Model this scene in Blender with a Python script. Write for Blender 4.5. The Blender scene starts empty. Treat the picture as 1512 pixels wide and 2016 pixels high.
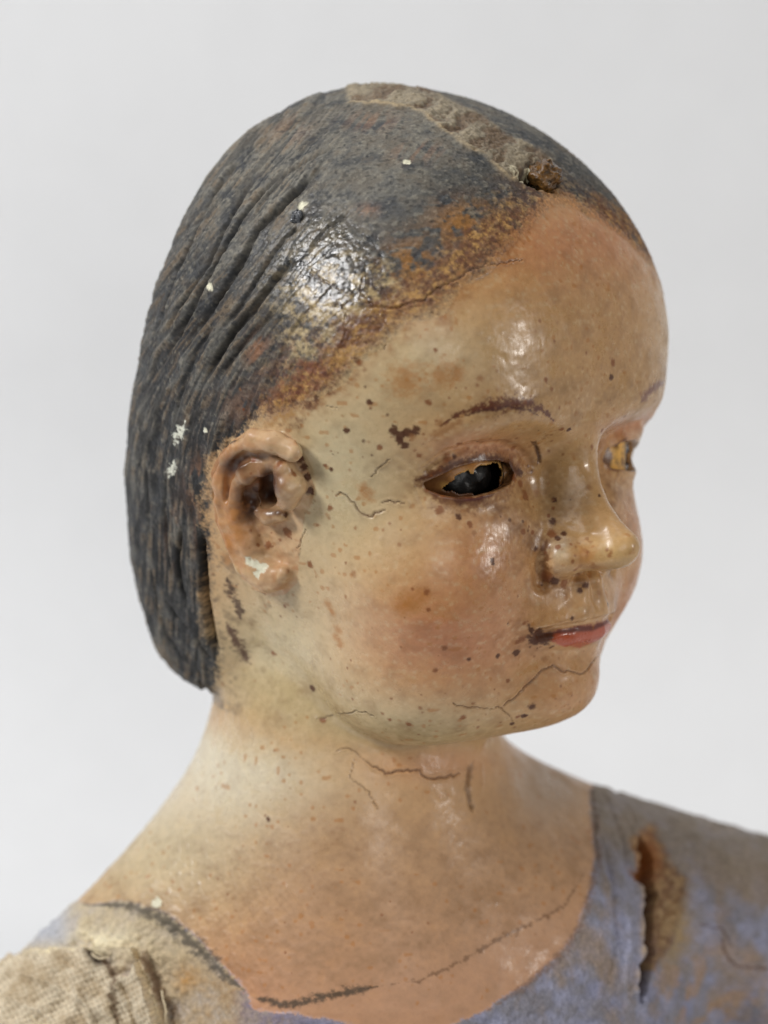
import bpy, math, os
from concurrent.futures import ThreadPoolExecutor
import numpy as np
from mathutils import Vector, Matrix

# ------------------------------------------------------------------ camera, light, exposure
U = 0.01                                   # one modelling unit is a centimetre
PITCH, DIST, FPX = math.radians(8.0), 55.0, 5500.0
YAW = math.radians(49.0)                   # how far the head is turned away from the camera
CR = np.array([1.0, 0.0, 0.0])
CU = np.array([0.0, math.sin(PITCH), math.cos(PITCH)])
CF = np.array([0.0, math.cos(PITCH), -math.sin(PITCH)])
CC = -0.29 * CR - 2.08 * CU - DIST * CF

sc = bpy.context.scene
col = bpy.context.collection
cam_d = bpy.data.cameras.new("camera")
cam = bpy.data.objects.new("camera", cam_d)
col.objects.link(cam)
cam.location = Vector(CC * U)
cam.rotation_euler = (math.pi / 2 - PITCH, 0, 0)
cam_d.sensor_fit = 'HORIZONTAL'
cam_d.sensor_width = 36.0
cam_d.lens = 36.0 * FPX / 1512.0
cam_d.clip_start, cam_d.clip_end = 0.01, 20.0
cam_d.dof.use_dof = True
cam_d.dof.focus_distance = (DIST - 3.6) * U
cam_d.dof.aperture_fstop = 12.0
sc.camera = cam

world = bpy.data.worlds.new("World")
sc.world = world
world.use_nodes = True
world.node_tree.nodes["Background"].inputs[0].default_value = (0.86, 0.93, 1.0, 1)
world.node_tree.nodes["Background"].inputs[1].default_value = 0.045

def area(name, loc, look, size, power, colour, size_y=None):
    d = bpy.data.lights.new(name, 'AREA')
    d.energy, d.color, d.size = power, colour, size * U
    if size_y:
        d.shape, d.size_y = 'RECTANGLE', size_y * U
    o = bpy.data.objects.new(name, d)
    col.objects.link(o)
    o.location = Vector(loc) * U
    o.rotation_euler = (Vector(look) - Vector(loc)).to_track_quat('-Z', 'Y').to_euler()
    return o
BACK_Y = 24.0
area("window_light", (-67, -46, 54), (0, 0, -3), 22, 8.6, (0.99, 0.98, 0.98), 22)
area("room_lamp", (70, -30, 8), (0, 0, -3), 7, 1.4, (1.0, 0.95, 0.89))
area("reading_lamp", (22, -75, 16), (0, 0, -4), 34, 1.15, (1.0, 0.97, 0.93))
area("backdrop_fill", (0, -4, 95), (0, 12, 0), 50, 2.6, (0.98, 0.99, 1.0))  # added fill from above to keep the backdrop bright; no lamp seen there

vs = sc.view_settings
vs.view_transform, vs.look, vs.exposure, vs.gamma = 'Standard', 'None', -0.12, 1.0
sc.cycles.use_denoising = True

# ------------------------------------------------------------------ small maths kit
f32 = np.float32
POOL = ThreadPoolExecutor(max(2, os.cpu_count() or 2))
def chunked(fn, *arrs, size=24000):
    n = len(arrs[0])
    if n <= size:
        return fn(*arrs)
    return np.concatenate(list(POOL.map(lambda s: fn(*[a[s:s + size] for a in arrs]), range(0, n, size))))
HM = np.array([[math.cos(YAW), math.sin(YAW), 0], [math.sin(YAW), -math.cos(YAW), 0], [0, 0, 1.0]])
def to_world(l):
    return np.asarray(l, float) @ HM
def to_local(w):
    return np.asarray(w, float) @ HM.T
def smin(a, b, k):
    h = np.maximum(k - np.abs(a - b), 0) / k
    return np.minimum(a, b) - h * h * k * 0.25
def smax(a, b, k):
    return -smin(-a, -b, k)
def ell(P, c, r):
    q0 = q1 = 0
    for i in range(3):
        t = (P[:, i] - P.dtype.type(c[i])) * P.dtype.type(1 / r[i])
        q0 = q0 + t * t
        t = t * P.dtype.type(1 / r[i])
        q1 = q1 + t * t
    k0 = np.sqrt(q0)
    return k0 * (k0 - 1) / (np.sqrt(q1) + P.dtype.type(1e-6))
def cone(P, a, b, ra, rb):
    a = np.asarray(a, P.dtype); b = np.asarray(b, P.dtype)
    ab = b - a
    t = np.clip(((P - a) @ ab) / (ab @ ab), 0, 1)
    q = 0
    for i in range(3):
        e = P[:, i] - a[i] - t * ab[i]
        q = q + e * e
    return np.sqrt(q) - (P.dtype.type(ra) + P.dtype.type(rb - ra) * t)
def chain(P, pts, rad, k=None):
    out = None
    for i in range(len(pts) - 1):
        d = cone(P, pts[i], pts[i + 1], rad[i], rad[i + 1])
        out = d if out is None else (np.minimum(out, d) if k is None else smin(out, d, k))
    return out
def polyline_dist(P, pts):
    out = np.full(len(P), 1e3, P.dtype)
    for i in range(len(pts) - 1):
        out = np.minimum(out, cone(P, pts[i], pts[i + 1], 0, 0))
    return out
def poly2d(u, v, pts):                      # signed distance to a closed outline
    return chunked(lambda a, b: _poly2d(a, b, pts), u, v)
def _poly2d(u, v, pts):
    d = np.full(u.shape, 1e6, u.dtype)
    s = np.ones(u.shape, u.dtype)
    n = len(pts)
    for i in range(n):
        ax, ay = pts[i]; bx, by = pts[i - 1]
        ex, ey = bx - ax, by - ay
        wx, wy = u - ax, v - ay
        t = np.clip((wx * ex + wy * ey) / (ex * ex + ey * ey), 0, 1)
        d = np.minimum(d, (wx - ex * t) ** 2 + (wy - ey * t) ** 2)
        c1, c2, c3 = v >= ay, v < by, ex * wy > ey * wx
        s = np.where((c1 & c2 & c3) | (~c1 & ~c2 & ~c3), -s, s)
    return s * np.sqrt(d)
def sstep(a, b, x):
    t = np.clip((x - a) / (b - a), 0, 1)
    return t * t * (3 - 2 * t)
def spline(x, xs, ys):                      # smooth interpolation of a short table
    xs = np.asarray(xs, float); ys = np.asarray(ys, float)
    m = np.gradient(ys, xs)
    xx = np.clip(x, xs[0], xs[-1])
    i = np.clip(np.searchsorted(xs, xx) - 1, 0, len(xs) - 2)
    h = xs[i + 1] - xs[i]
    t = (xx - xs[i]) / h
    t2, t3 = t * t, t * t * t
    return ((2*t3 - 3*t2 + 1) * ys[i] + (t3 - 2*t2 + t) * h * m[i]
            + (-2*t3 + 3*t2) * ys[i + 1] + (t3 - t2) * h * m[i + 1]).astype(x.dtype)
def _hash(i, j, k, seed):
    n = i.astype(np.uint32) * np.uint32(374761393) + j.astype(np.uint32) * np.uint32(668265263) + k.astype(np.uint32) * np.uint32(2147483647) + np.uint32(seed * 974634777 & 0xFFFFFFFF)
    n = (n ^ (n >> np.uint32(13))) * np.uint32(1274126177)
    n = n ^ (n >> np.uint32(16))
    return (n & np.uint32(0xFFFFFF)).astype(f32) / f32(0xFFFFFF)
def vnoise(P, scale=1.0, seed=0):
    return chunked(lambda p: _vnoise(p, scale, seed), np.asarray(P))
def _vnoise(P, scale, seed):
    q = P * f32(scale) + f32(100.0 + seed * 7.31)
    i = np.floor(q).astype(np.int32)
    f = (q - i).astype(f32)
    f = f * f * f * (f * (f * 6 - 15) + 10)
    out = 0
    for dx in (0, 1):
        wx = f[:, 0] if dx else 1 - f[:, 0]
        for dy in (0, 1):
            wy = f[:, 1] if dy else 1 - f[:, 1]
            for dz in (0, 1):
                wz = f[:, 2] if dz else 1 - f[:, 2]
                out = out + wx * wy * wz * _hash(i[:, 0] + dx, i[:, 1] + dy, i[:, 2] + dz, seed)
    return out
def fbm(P, scale=1.0, octaves=4, seed=0, gain=0.5, where=None):
    if where is not None:                   # only worked out where it is wanted
        out = np.full(len(P), 0.5, f32)
        out[where] = fbm(P[where], scale, octaves, seed, gain)
        return out
    a, s, t = 1.0, 0.0, 0.0
    for o in range(octaves):
        s = s + a * vnoise(P, scale * 2 ** o, seed + o * 17)
        t += a
        a *= gain
    return s / t                            # 0..1, centred near 0.5
def ray_of(px, py):
    d = CF + CR * (px - 756) / FPX + CU * (1008 - py) / FPX
    return d / np.linalg.norm(d)
def project(W):
    d = W - CC
    z = d @ CF
    return 756 + FPX * (d @ CR) / z, 1008 - FPX * (d @ CU) / z

# ------------------------------------------------------------------ the carved form (distance functions)
# the skull as a loft: for each height the front, the back, the widest place and the half width
ZT = [-6.3, -6.0, -5.6, -5.0, -4.0, -3.0, -2.0, -1.0, 0.0, 1.0, 2.0, 3.0, 4.0, 5.0, 6.3]
YF = [ 2.3,  3.3,  3.85, 4.12, 4.28, 4.38, 4.42, 4.45, 4.70, 4.88, 4.94, 4.92, 4.86, 4.74, 4.6]
YB = [ 0.5, -0.6, -1.6, -2.6, -4.2, -4.75, -4.95, -4.98, -4.86, -4.66, -4.44, -4.3, -4.28, -4.3, -4.3]
YC = [ 1.6,  1.8,  1.7,  1.3,  0.7,  0.3,  0.1,  0.0,  0.0,  0.0,  0.0,  0.0,  0.0,  0.0,  0.0]
HB = [ 0.5,  1.7,  2.35, 2.80, 3.36, 3.84, 4.18, 4.48, 4.72, 4.86, 4.92, 4.88, 4.82, 4.74, 4.6]
Z_TOP = 6.22
def table(zs, *cols, n=1024):
    z = np.linspace(zs[0], zs[-1], n)
    return zs[0], (n - 1) / (zs[-1] - zs[0]), np.stack([spline(z, zs, c) for c in cols], 1).astype(f32)
def look(tab, z):
    z0, inv, T = tab
    q = np.clip((z - z0) * inv, 0, len(T) - 1.001)
    i = q.astype(np.int32)
    f = (q - i).astype(f32)[:, None]
    v = T[i] * (1 - f) + T[i + 1] * f
    return [v[:, j] for j in range(T.shape[1])]
SKULL = table(ZT, YF, YB, YC, HB)
def skull(L):
    x, y, z = L[:, 0], L[:, 1], L[:, 2]
    yf, yb, yc, hb = look(SKULL, z)
    hb = hb - f32(0.24) * np.exp(-((z + 3.0) / 1.5) ** 2) * (x > 0)
    t = np.maximum(z - 0.5, 0) * f32(1 / (Z_TOP - 0.5))
    yc = yc - f32(0.55) * t * t
    fr = y > yc
    a = np.where(fr, yf - yc, yc - yb)
    n = np.where(fr, 2.25 + 0.4 * sstep(-1.5, 1.5, z), 2.4).astype(f32)
    k = ((np.abs(x) / hb) ** n + (np.abs(y - yc) / a) ** n) ** (1 / n)
    hi = t > 0
    k[hi] = (k[hi] ** f32(2.15) + t[hi] ** f32(2.15)) ** f32(1 / 2.15)
    d = (k - 1) * np.minimum(a, hb) * f32(0.9)
    return d + np.maximum(ZT[0] - z, 0) * f32(0.8)
# the carved hair that hangs over the nape
ZH = [-5.85, -5.7, -5.5, -5.1, -4.6, -4.0, -3.0, -2.0, -1.0, 0.0, 1.0]
HB2 = [-3.0, -3.9, -4.4, -4.78, -4.98, -5.10, -5.20, -5.15, -5.0, -4.6, -4.0]
HW2 = [2.0, 2.6, 3.0, 3.3, 3.55, 3.75, 4.0, 4.15, 4.2, 4.1, 3.6]
HF2 = [-1.8, -1.4, -1.1, -0.9, -0.75, -0.6, -0.4, 0.0, 0.3, 0.5, 0.5]
NAPE = table(ZH, HB2, HW2, HF2)
def nape(L):
    x, y, z = L[:, 0], L[:, 1], L[:, 2]
    yb, hw, yf = look(NAPE, z)
    yc = f32(-2.0)
    a = np.where(y > yc, yf - yc, yc - yb)
    n = f32(2.5)
    k = ((np.abs(x) / hw) ** n + (np.abs(y - yc) / a) ** n) ** (1 / n)
    return (k - 1) * np.minimum(a, hw) * f32(0.9) + np.maximum(np.maximum(ZH[0] - z, z - ZH[-1]), 0) * f32(0.8)

EYE_C = np.array([1.98, 2.98, -0.93])        # centre of the eyeball (mirrored in x for the other one)
EYE_R = 1.06
def mirror(L):
    M = L.copy()
    M[:, 0] = np.abs(M[:, 0])
    return M
def head(L):
    A = mirror(L)                            # symmetric features are built once at x > 0
    d = skull(L)
    d = smin(d, nape(L), 0.5)
    # cheeks, brow, muzzle and chin masses
    d = smin(d, ell(L, (-2.2, 2.75, -2.9), (1.5, 1.4, 1.5)), 0.9)
    d = smin(d, ell(L, (2.0, 2.70, -2.9), (1.4, 1.35, 1.4)), 0.9)
    d = smin(d, ell(A, (0, 3.95, -3.5), (1.35, 0.80, 1.0)), 0.5)
    d = smin(d, ell(A, (0, 3.62, -5.08), (1.15, 0.93, 0.72)), 0.6)
    d = smin(d, ell(A, (1.4, 3.50, 0.40), (1.6, 1.05, 0.55)), 0.7)
    d = smin(d, ell(L, (-1.75, 1.9, -4.75), (1.55, 1.7, 1.45)), 0.9)
    d = smin(d, ell(L, (1.4, 1.2, -4.75), (1.3, 1.5, 1.3)), 0.9)
    # sockets
    d = smax(d, -ell(A, (1.95, 4.75, -0.70), (1.25, 0.85, 0.60)), 0.55)
    d = smax(d, -ell(A, (0.98, 4.92, -1.0), (0.5, 0.8, 0.7)), 0.45)
    # nose
    n = chain(A, [(0, 4.28, -0.10), (0, 4.50, -1.0), (0, 4.98, -1.80), (0, 5.46, -2.25)], [0.40, 0.24, 0.26, 0.33], 0.15)
    n = smin(n, cone(A, (0.18, 4.15, -0.9), (0.46, 4.48, -2.35), 0.30, 0.42), 0.5)
    n = smin(n, ell(A, (0.72, 4.48, -2.44), (0.38, 0.50, 0.38)), 0.12)
    n = smin(n, cone(A, (0.55, 4.6, -2.45), (0.12, 5.30, -2.36), 0.31, 0.31), 0.16)
    d = smin(d, n, 0.28)
    d = smax(d, -ell(A, (0.36, 4.85, -2.84), (0.17, 0.24, 0.13)), 0.08)
    # lids: a ball set in the socket
    d = smin(d, np.sqrt(((A - EYE_C.astype(A.dtype)) ** 2).sum(1)) - EYE_R, 0.22)
    return d

def body(P):
    d = cone(P, (-0.95, 0.7, -3.5), (-0.8, -0.1, -11.5), 2.5, 3.5)
    d = smin(d, ell(P, (0.2, 1.0, -14.0), (6.0, 4.6, 6.6)), 1.6)
    d = smin(d, cone(P, (-1.0, 1.2, -7.2), (-7.0, -0.6, -13.2), 1.8, 1.9), 1.4)
    d = smin(d, cone(P, (-0.5, 1.6, -8.1), (8.6, 3.2, -12.3), 1.3, 2.4), 1.4)
    return d
Z_BASE = -15.0
def F0(P):
    P = np.asarray(P, f32)
    d = body(P)
    hi = P[:, 2] > -7.5
    if hi.any():
        d[hi] = smin(head(P[hi] @ HM.T.astype(f32)), d[hi], 0.35)
    return smax(d, Z_BASE - P[:, 2], 0.3)
def near(P, c, r):
    q = P - np.asarray(c, P.dtype)
    return (q * q).sum(1) < r * r
def with_local(d, P, c, r, fn):
    m = near(P, c, r)
    if m.any():
        d = d.copy()
        d[m] = fn(d[m], P[m])
    return d
def trace0(pix, lift=0.0, fn=None):
    fn = fn or F0
    return to_local(trace(lambda P: fn(P) - lift, pix))
# ------------------------------------------------------------------ from distance function to mesh
def grad(fn, P, e=0.01):
    return chunked(lambda p: _grad(fn, p, e), P)
def _grad(fn, P, e):
    k = np.array([[1, -1, -1], [-1, -1, 1], [-1, 1, -1], [1, 1, 1]], f32)
    e = f32(e)
    g = 0
    for q in k:
        g = g + q * fn(P + e * q)[:, None]
    return g / (4 * e)
def settle(fn, P, steps=3, e=0.008, lim=0.05):
    return chunked(lambda p: _settle(fn, p, steps, e, lim), P)
def _settle(fn, P, steps, e, lim):
    P = P.astype(f32)
    for _ in range(steps):
        g = _grad(fn, P, e)
        v = fn(P)
        s = -v / np.maximum((g * g).sum(1), 0.05)
        m = s[:, None] * g
        ln = np.sqrt((m * m).sum(1))
        m *= np.minimum(1, lim / np.maximum(ln, 1e-9))[:, None]
        P = P + m
    return P
def surface_net(fn, lo, hi, h, nb=8):
    lo = np.asarray(lo, float)
    B = h * nb
    n = np.ceil((np.asarray(hi) - lo) / B).astype(int)
    g = np.stack(np.meshgrid(*[np.arange(k) for k in n], indexing='ij'), -1).reshape(-1, 3)
    v = chunked(fn, (lo + (g + 0.5) * B).astype(f32))
    blocks = g[np.abs(v) < B * 1.35]
    N = n * nb + 2
    r = np.arange(nb + 1)
    off = np.stack(np.meshgrid(r, r, r, indexing='ij'), -1)
    val = np.empty((len(blocks), nb + 1, nb + 1, nb + 1), f32)
    def fill(s):
        idx = blocks[s:s + 40, None, None, None, :] * nb + off
        val[s:s + 40] = fn((lo + idx.reshape(-1, 3) * h).astype(f32)).reshape(idx.shape[:-1])
    list(POOL.map(fill, range(0, len(blocks), 40)))
    ins = val < 0
    cnt = sum(ins[:, a:a + nb, b:b + nb, c:c + nb].astype(np.int8) for a in (0, 1) for b in (0, 1) for c in (0, 1))
    bi, ci, cj, ck = np.nonzero((cnt > 0) & (cnt < 8))
    cor = {(a, b, c): val[bi, ci + a, cj + b, ck + c] for a in (0, 1) for b in (0, 1) for c in (0, 1)}
    acc = np.zeros((len(bi), 3)); num = np.zeros(len(bi))
    for (a, b, c), v0 in cor.items():
        for ax in range(3):
            q = [a, b, c]
            if q[ax]:
                continue
            q[ax] = 1
            v1 = cor[tuple(q)]
            m = (v0 < 0) != (v1 < 0)
            t = np.where(m, v0 / np.where(m, v0 - v1, 1), 0)
            p = np.array([a, b, c], float)[None, :].repeat(len(bi), 0)
            p[:, ax] = t
            acc[m] += p[m]; num[m] += 1
    cell = blocks[bi] * nb + np.stack([ci, cj, ck], 1)
    V = lo + (cell + acc / num[:, None]) * h
    key = (cell[:, 0].astype(np.int64) * N[1] + cell[:, 1]) * N[2] + cell[:, 2]
    order = np.argsort(key)
    ks = key[order]
    quads = []
    for ax in range(3):
        s0 = [slice(0, nb)] * 3
        s1 = list(s0); s1[ax] = slice(1, nb + 1)
        A = ins[:, s0[0], s0[1], s0[2]]; Bm = ins[:, s1[0], s1[1], s1[2]]
        b_, i_, j_, k_ = np.nonzero(A != Bm)
        e = blocks[b_] * nb + np.stack([i_, j_, k_], 1)
        fl = A[b_, i_, j_, k_]
        o1, o2 = (ax + 1) % 3, (ax + 2) % 3
        ids = []
        for d1, d2 in ((0, 0), (1, 0), (1, 1), (0, 1)):
            c = e.copy(); c[:, o1] -= d1; c[:, o2] -= d2
            kk = (c[:, 0].astype(np.int64) * N[1] + c[:, 1]) * N[2] + c[:, 2]
            pos = np.clip(np.searchsorted(ks, kk), 0, len(ks) - 1)
            ids.append(np.where(ks[pos] == kk, order[pos], -1))
        q = np.stack(ids, 1)
        q[~fl] = q[~fl][:, ::-1]
        quads.append(q[(q >= 0).all(1)])
    return V.astype(f32), np.concatenate(quads)
def subdivide(V, Q, pick):
    """split the picked quads in four; returns vertices, quads and the n-gons along the seam"""
    e = np.stack([Q, np.roll(Q, -1, 1)], 2)
    es = np.sort(e, 2)
    kk = es[..., 0].astype(np.int64) * len(V) + es[..., 1]
    uk = np.unique(kk[pick])
    mid = 0.5 * (V[uk // len(V)] + V[uk % len(V)])
    m0 = len(V)
    c0 = m0 + len(uk)
    qp = Q[pick]
    cen = V[qp].mean(1)
    ei = m0 + np.searchsorted(uk, kk[pick])
    ci = c0 + np.arange(len(qp))
    out = [np.stack([qp[:, i], ei[:, i], ci, ei[:, i - 1]], 1) for i in range(4)]
    rest, rk = Q[~pick], kk[~pick]
    pos = np.clip(np.searchsorted(uk, rk), 0, len(uk) - 1)
    hit = uk[pos] == rk
    plain = rest[~hit.any(1)]
    ngons = []
    for q, hh, pp in zip(rest[hit.any(1)], hit[hit.any(1)], pos[hit.any(1)]):
        g = []
        for i in range(4):
            g.append(int(q[i]))
            if hh[i]:
                g.append(int(m0 + pp[i]))
        ngons.append(g)
    return np.concatenate([V, mid, cen]).astype(f32), np.concatenate(out + [plain]), ngons
def vertex_normals(V, Q, ngons=()):
    N = np.zeros_like(V)
    n = np.cross(V[Q[:, 2]] - V[Q[:, 0]], V[Q[:, 3]] - V[Q[:, 1]])
    for i in range(4):
        for a in range(3):
            N[:, a] += np.bincount(Q[:, i], n[:, a], len(V)).astype(f32)
    for g in ngons:
        m = np.cross(V[g[2]] - V[g[0]], V[g[-1]] - V[g[0]])
        N[g] += m
    return N / np.maximum(np.sqrt((N * N).sum(1)), 1e-12)[:, None]
def trace(fn, pix, t0=40.0, steps=90):
    """points of the carved surface that the given pixels of the photograph show"""
    d = np.array([ray_of(*p) for p in pix])
    t = np.full(len(d), t0)
    for _ in range(steps):
        v = fn(CC + d * t[:, None])
        t = t + np.clip(v, -0.3, 1.0) * 0.8
    return CC + d * t[:, None]
def mesh_from(name, V, faces, normals=None, mat=None, parent=None):
    me = bpy.data.meshes.new(name)
    me.from_pydata((V * U).tolist() if len(V) < 5000 else [], [], faces if len(V) < 5000 else [])
    if len(V) >= 5000:
        quads, ngons = faces
        nl = quads.size + sum(len(g) for g in ngons)
        me.vertices.add(len(V)); me.loops.add(nl); me.polygons.add(len(quads) + len(ngons))
        me.vertices.foreach_set("co", (V * U).astype(f32).ravel())
        lv = np.concatenate([quads.ravel()] + [np.array(g) for g in ngons]).astype(np.int32)
        tot = np.concatenate([np.full(len(quads), 4), [len(g) for g in ngons]]).astype(np.int32)
        me.loops.foreach_set("vertex_index", lv)
        me.polygons.foreach_set("loop_start", np.concatenate([[0], np.cumsum(tot)[:-1]]).astype(np.int32))
        me.update(calc_edges=True)
    me.polygons.foreach_set("use_smooth", np.ones(len(me.polygons), bool))
    if normals is not None:
        me.normals_split_custom_set_from_vertices(normals)
    o = bpy.data.objects.new(name, me)
    col.objects.link(o)
    if mat:
        me.materials.append(mat)
    if parent:
        o.parent = parent
    return o
# ------------------------------------------------------------------ features set into the carved form
# eye opening of the side turned to the camera, as seen; fitted to a plane and mirrored for the other eye
EYE_PX = [(834, 951), (858, 940), (894, 923), (933, 911), (975, 906), (1002, 912), (1012, 932), (1004, 953), (971, 968),
          (940, 977), (906, 981), (871, 975), (840, 963)]
eye_l = trace0(EYE_PX)
eye_l[:, 0] *= -1                                       # onto the mirrored side x > 0
eye_mid = eye_l.mean(0)
eye_n = eye_mid - EYE_C; eye_n /= np.linalg.norm(eye_n)
eye_u = np.cross(eye_n, (0, 0, 1.0)); eye_u /= np.linalg.norm(eye_u)
eye_v = np.cross(eye_u, eye_n)
EYE_POLY = [((p - EYE_C) @ eye_u, (p - EYE_C) @ eye_v) for p in eye_l]
LID_PX = [(838, 925), (880, 893), (930, 877), (985, 874), (1025, 890), (1045, 915)]
lid_l = trace0(LID_PX); lid_l[:, 0] *= -1
def eyes(d, A):
    q = A - EYE_C.astype(A.dtype)
    u, v, w = q @ eye_u.astype(A.dtype), q @ eye_v.astype(A.dtype), q @ eye_n.astype(A.dtype)
    p = poly2d(u, v, EYE_POLY)
    # lid rims, the crease above the lid, then the opening and the hollow behind it
    d = smin(d, np.maximum(np.abs(p - 0.05) - 0.075, np.abs(np.sqrt((q * q).sum(1)) - EYE_R) - 0.065), 0.09)
    d = smax(d, -(polyline_dist(A, lid_l) - 0.05), 0.14)
    cut = smax(p, 0.35 - w, 0.05)
    d = smax(d, -cut, 0.035)
    d = np.maximum(d, -(np.sqrt((q * q).sum(1)) - (EYE_R - 0.10)))
    return d
def mouth(d, A):
    line = chain(A, [(0, 4.88, -3.72), (0.35, 4.84, -3.76), (0.75, 4.70, -3.78), (1.15, 4.46, -3.86)], [0.075, 0.085, 0.09, 0.11])
    up = chain(A, [(0, 4.71, -3.61), (0.32, 4.68, -3.57), (0.75, 4.54, -3.64), (1.1, 4.32, -3.80)], [0.17, 0.18, 0.13, 0.08])
    lo = chain(A, [(0, 4.57, -3.99), (0.42, 4.53, -4.00), (0.78, 4.43, -3.97), (1.05, 4.30, -3.89)], [0.21, 0.21, 0.16, 0.08])
    d = smin(d, up, 0.22)
    d = smin(d, lo, 0.16)
    d = smin(d, cone(A, (0.20, 4.70, -3.0), (0.24, 4.68, -3.5), 0.12, 0.12), 0.22)       # philtrum crests
    d = smax(d, -line, 0.07)
    d = smax(d, -ell(A, (0, 4.86, -4.40), (0.9, 0.26, 0.16)), 0.3)                        # under the lower lip
    d = smax(d, -chain(A, [(1.08, 4.55, -2.1), (1.14, 4.46, -2.55), (1.10, 4.42, -2.9)], [0.03, 0.07, 0.09]), 0.2)
    return d
EAR_C = np.array([4.5, 0.5, -1.6])
def ear_pts(pix, lift):
    p = trace0(pix, lift); p[:, 0] *= -1
    return p
ear_base = ear_pts([(560, 875), (500, 868), (450, 905), (438, 960), (448, 1030), (480, 1090), (530, 1130)], 0.0)
ear_slab = ear_pts([(545, 900), (490, 905), (460, 950), (470, 1020), (495, 1080), (530, 1120)], 0.05)
ear_helix = ear_pts([(575, 890), (540, 872), (500, 868), (468, 880), (444, 905), (432, 940), (430, 985), (438, 1030), (455, 1075), (478, 1115), (510, 1142)], 0.25)
ear_anti = ear_pts([(515, 925), (488, 928), (470, 945), (462, 985), (468, 1020)], 0.20)
ear_ball = ear_pts([(484, 938)], 0.26)[0]
ear_tragus = ear_pts([(560, 928), (570, 955), (566, 988)], 0.20)
ear_lobe = ear_pts([(490, 1060), (508, 1110), (538, 1138), (558, 1130)], 0.10)
ear_antit = ear_pts([(510, 1006), (530, 1016), (552, 1014)], 0.10)
ear_hole = ear_pts([(531, 936), (530, 974)], -0.05)
ear_slit = ear_pts([(482, 972), (494, 990), (505, 1018)], 0.12)
ear_groove = ear_pts([(528, 908), (485, 897), (466, 912), (450, 938), (445, 985)], 0.30)
ear_front = ear_pts([(590, 893), (606, 925), (612, 965), (606, 992)], 0.02)
ear_back = ear_pts([(415, 930), (412, 985), (420, 1035), (440, 1080), (465, 1125), (505, 1165)], 0.10)
def ear(d, A):
    e = chain(A, ear_slab, [0.24, 0.30, 0.30, 0.30, 0.26, 0.2], 0.15)
    e = smin(e, chain(A, ear_helix, [0.18, 0.21, 0.19, 0.14, 0.10, 0.08, 0.08, 0.08, 0.10, 0.13, 0.12], 0.06), 0.10)
    e = smin(e, chain(A, ear_anti, [0.13, 0.15, 0.15, 0.12, 0.10], 0.06), 0.08)
    e = smin(e, np.sqrt(((A - ear_ball.astype(A.dtype)) ** 2).sum(1)) - 0.17, 0.08)
    e = smin(e, chain(A, ear_tragus, [0.20, 0.25, 0.2], 0.1), 0.1)
    e = smin(e, chain(A, ear_lobe, [0.22, 0.27, 0.24, 0.16], 0.1), 0.25)
    e = smin(e, chain(A, ear_antit, [0.12, 0.16, 0.14], 0.1), 0.15)
    d = smin(d, e, 0.15)
    d = smax(d, -(chain(A, ear_groove, [0.05, 0.09, 0.11, 0.11, 0.06])), 0.05)
    d = smax(d, -(chain(A, ear_hole, [0.17, 0.22])), 0.04)
    d = smax(d, -(chain(A, ear_slit, [0.07, 0.13, 0.06])), 0.04)
    d = smax(d, -(chain(A, ear_front, [0.03, 0.05, 0.06, 0.04])), 0.08)
    return d
HL = HM.T.astype(f32)
def F1(P):
    P = np.asarray(P, f32)
    L = P @ HL
    A = mirror(L)
    d = F0(P)
    d = with_local(d, A, EYE_C, 1.9, eyes)
    d = with_local(d, A, (0.6, 4.5, -3.7), 2.2, mouth)
    d = with_local(d, A, EAR_C, 2.6, ear)
    return d
H_NET = 0.053
# ------------------------------------------------------------------ mesh of the whole figure
V, Q = surface_net(F1, (-10, -8, -15.6), (11.8, 9, 7), H_NET)
V = settle(F1, V)
vx, vy = project(V)
nrm = vertex_normals(V, Q)
face_in = ((vx[Q].min(1) > -40) & (vx[Q].max(1) < 1552) & (vy[Q].max(1) < 2060)
           & (((CC - V[Q[:, 0]]) * nrm[Q[:, 0]]).sum(1) > -9.0))
V, Q, NG = subdivide(V, Q, face_in)
new = np.arange(len(V)) >= len(vx)
V[new] = settle(F1, V[new], 1)
nrm = vertex_normals(V, Q, NG)
vx, vy = project(V)
L = to_local(V).astype(f32)
facing = ((CC - V) * nrm).sum(1) > 0
order = np.argsort(vx); sx = vx[order]
def in_box(x0, x1, y0, y1):
    i = order[np.searchsorted(sx, x0):np.searchsorted(sx, x1)]
    return i[(vy[i] > y0) & (vy[i] < y1)]
rng = np.random.default_rng(7)
def resample(pts, step=7.0, jit=0.0):
    out = [pts[0]]
    for (x0, y0), (x1, y1) in zip(pts, pts[1:]):
        n = max(1, int(math.hypot(x1 - x0, y1 - y0) / step))
        for i in range(1, n + 1):
            t = i / n
            out.append((x0 + (x1 - x0) * t + rng.normal() * jit, y0 + (y1 - y0) * t + rng.normal() * jit))
    return out
def on_surface(list_of_lines):
    flat = [p for ln in list_of_lines for p in ln]
    w = trace(F1, flat)
    out, k = [], 0
    for ln in list_of_lines:
        out.append(w[k:k + len(ln)].astype(f32)); k += len(ln)
    return out
def near_line(w, r):
    """vertices within r of a line on the surface: index, distance, place along it (0..1)"""
    x, y = project(w.astype(float))
    m = r * 110 + 6
    i = in_box(x.min() - m, x.max() + m, y.min() - m, y.max() + m)
    d = np.full(len(i), 9.0, f32); s = np.zeros(len(i), f32)
    P = V[i]
    n = len(w) - 1
    for k in range(n):
        ab = w[k + 1] - w[k]
        t = np.clip(((P - w[k]) @ ab) / max(float(ab @ ab), 1e-9), 0, 1)
        e = P - w[k] - t[:, None] * ab
        q = np.sqrt((e * e).sum(1))
        b = q < d
        d = np.where(b, q, d); s = np.where(b, (k + t) / n, s)
    m = d < r
    return i[m], d[m], s[m]

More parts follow.
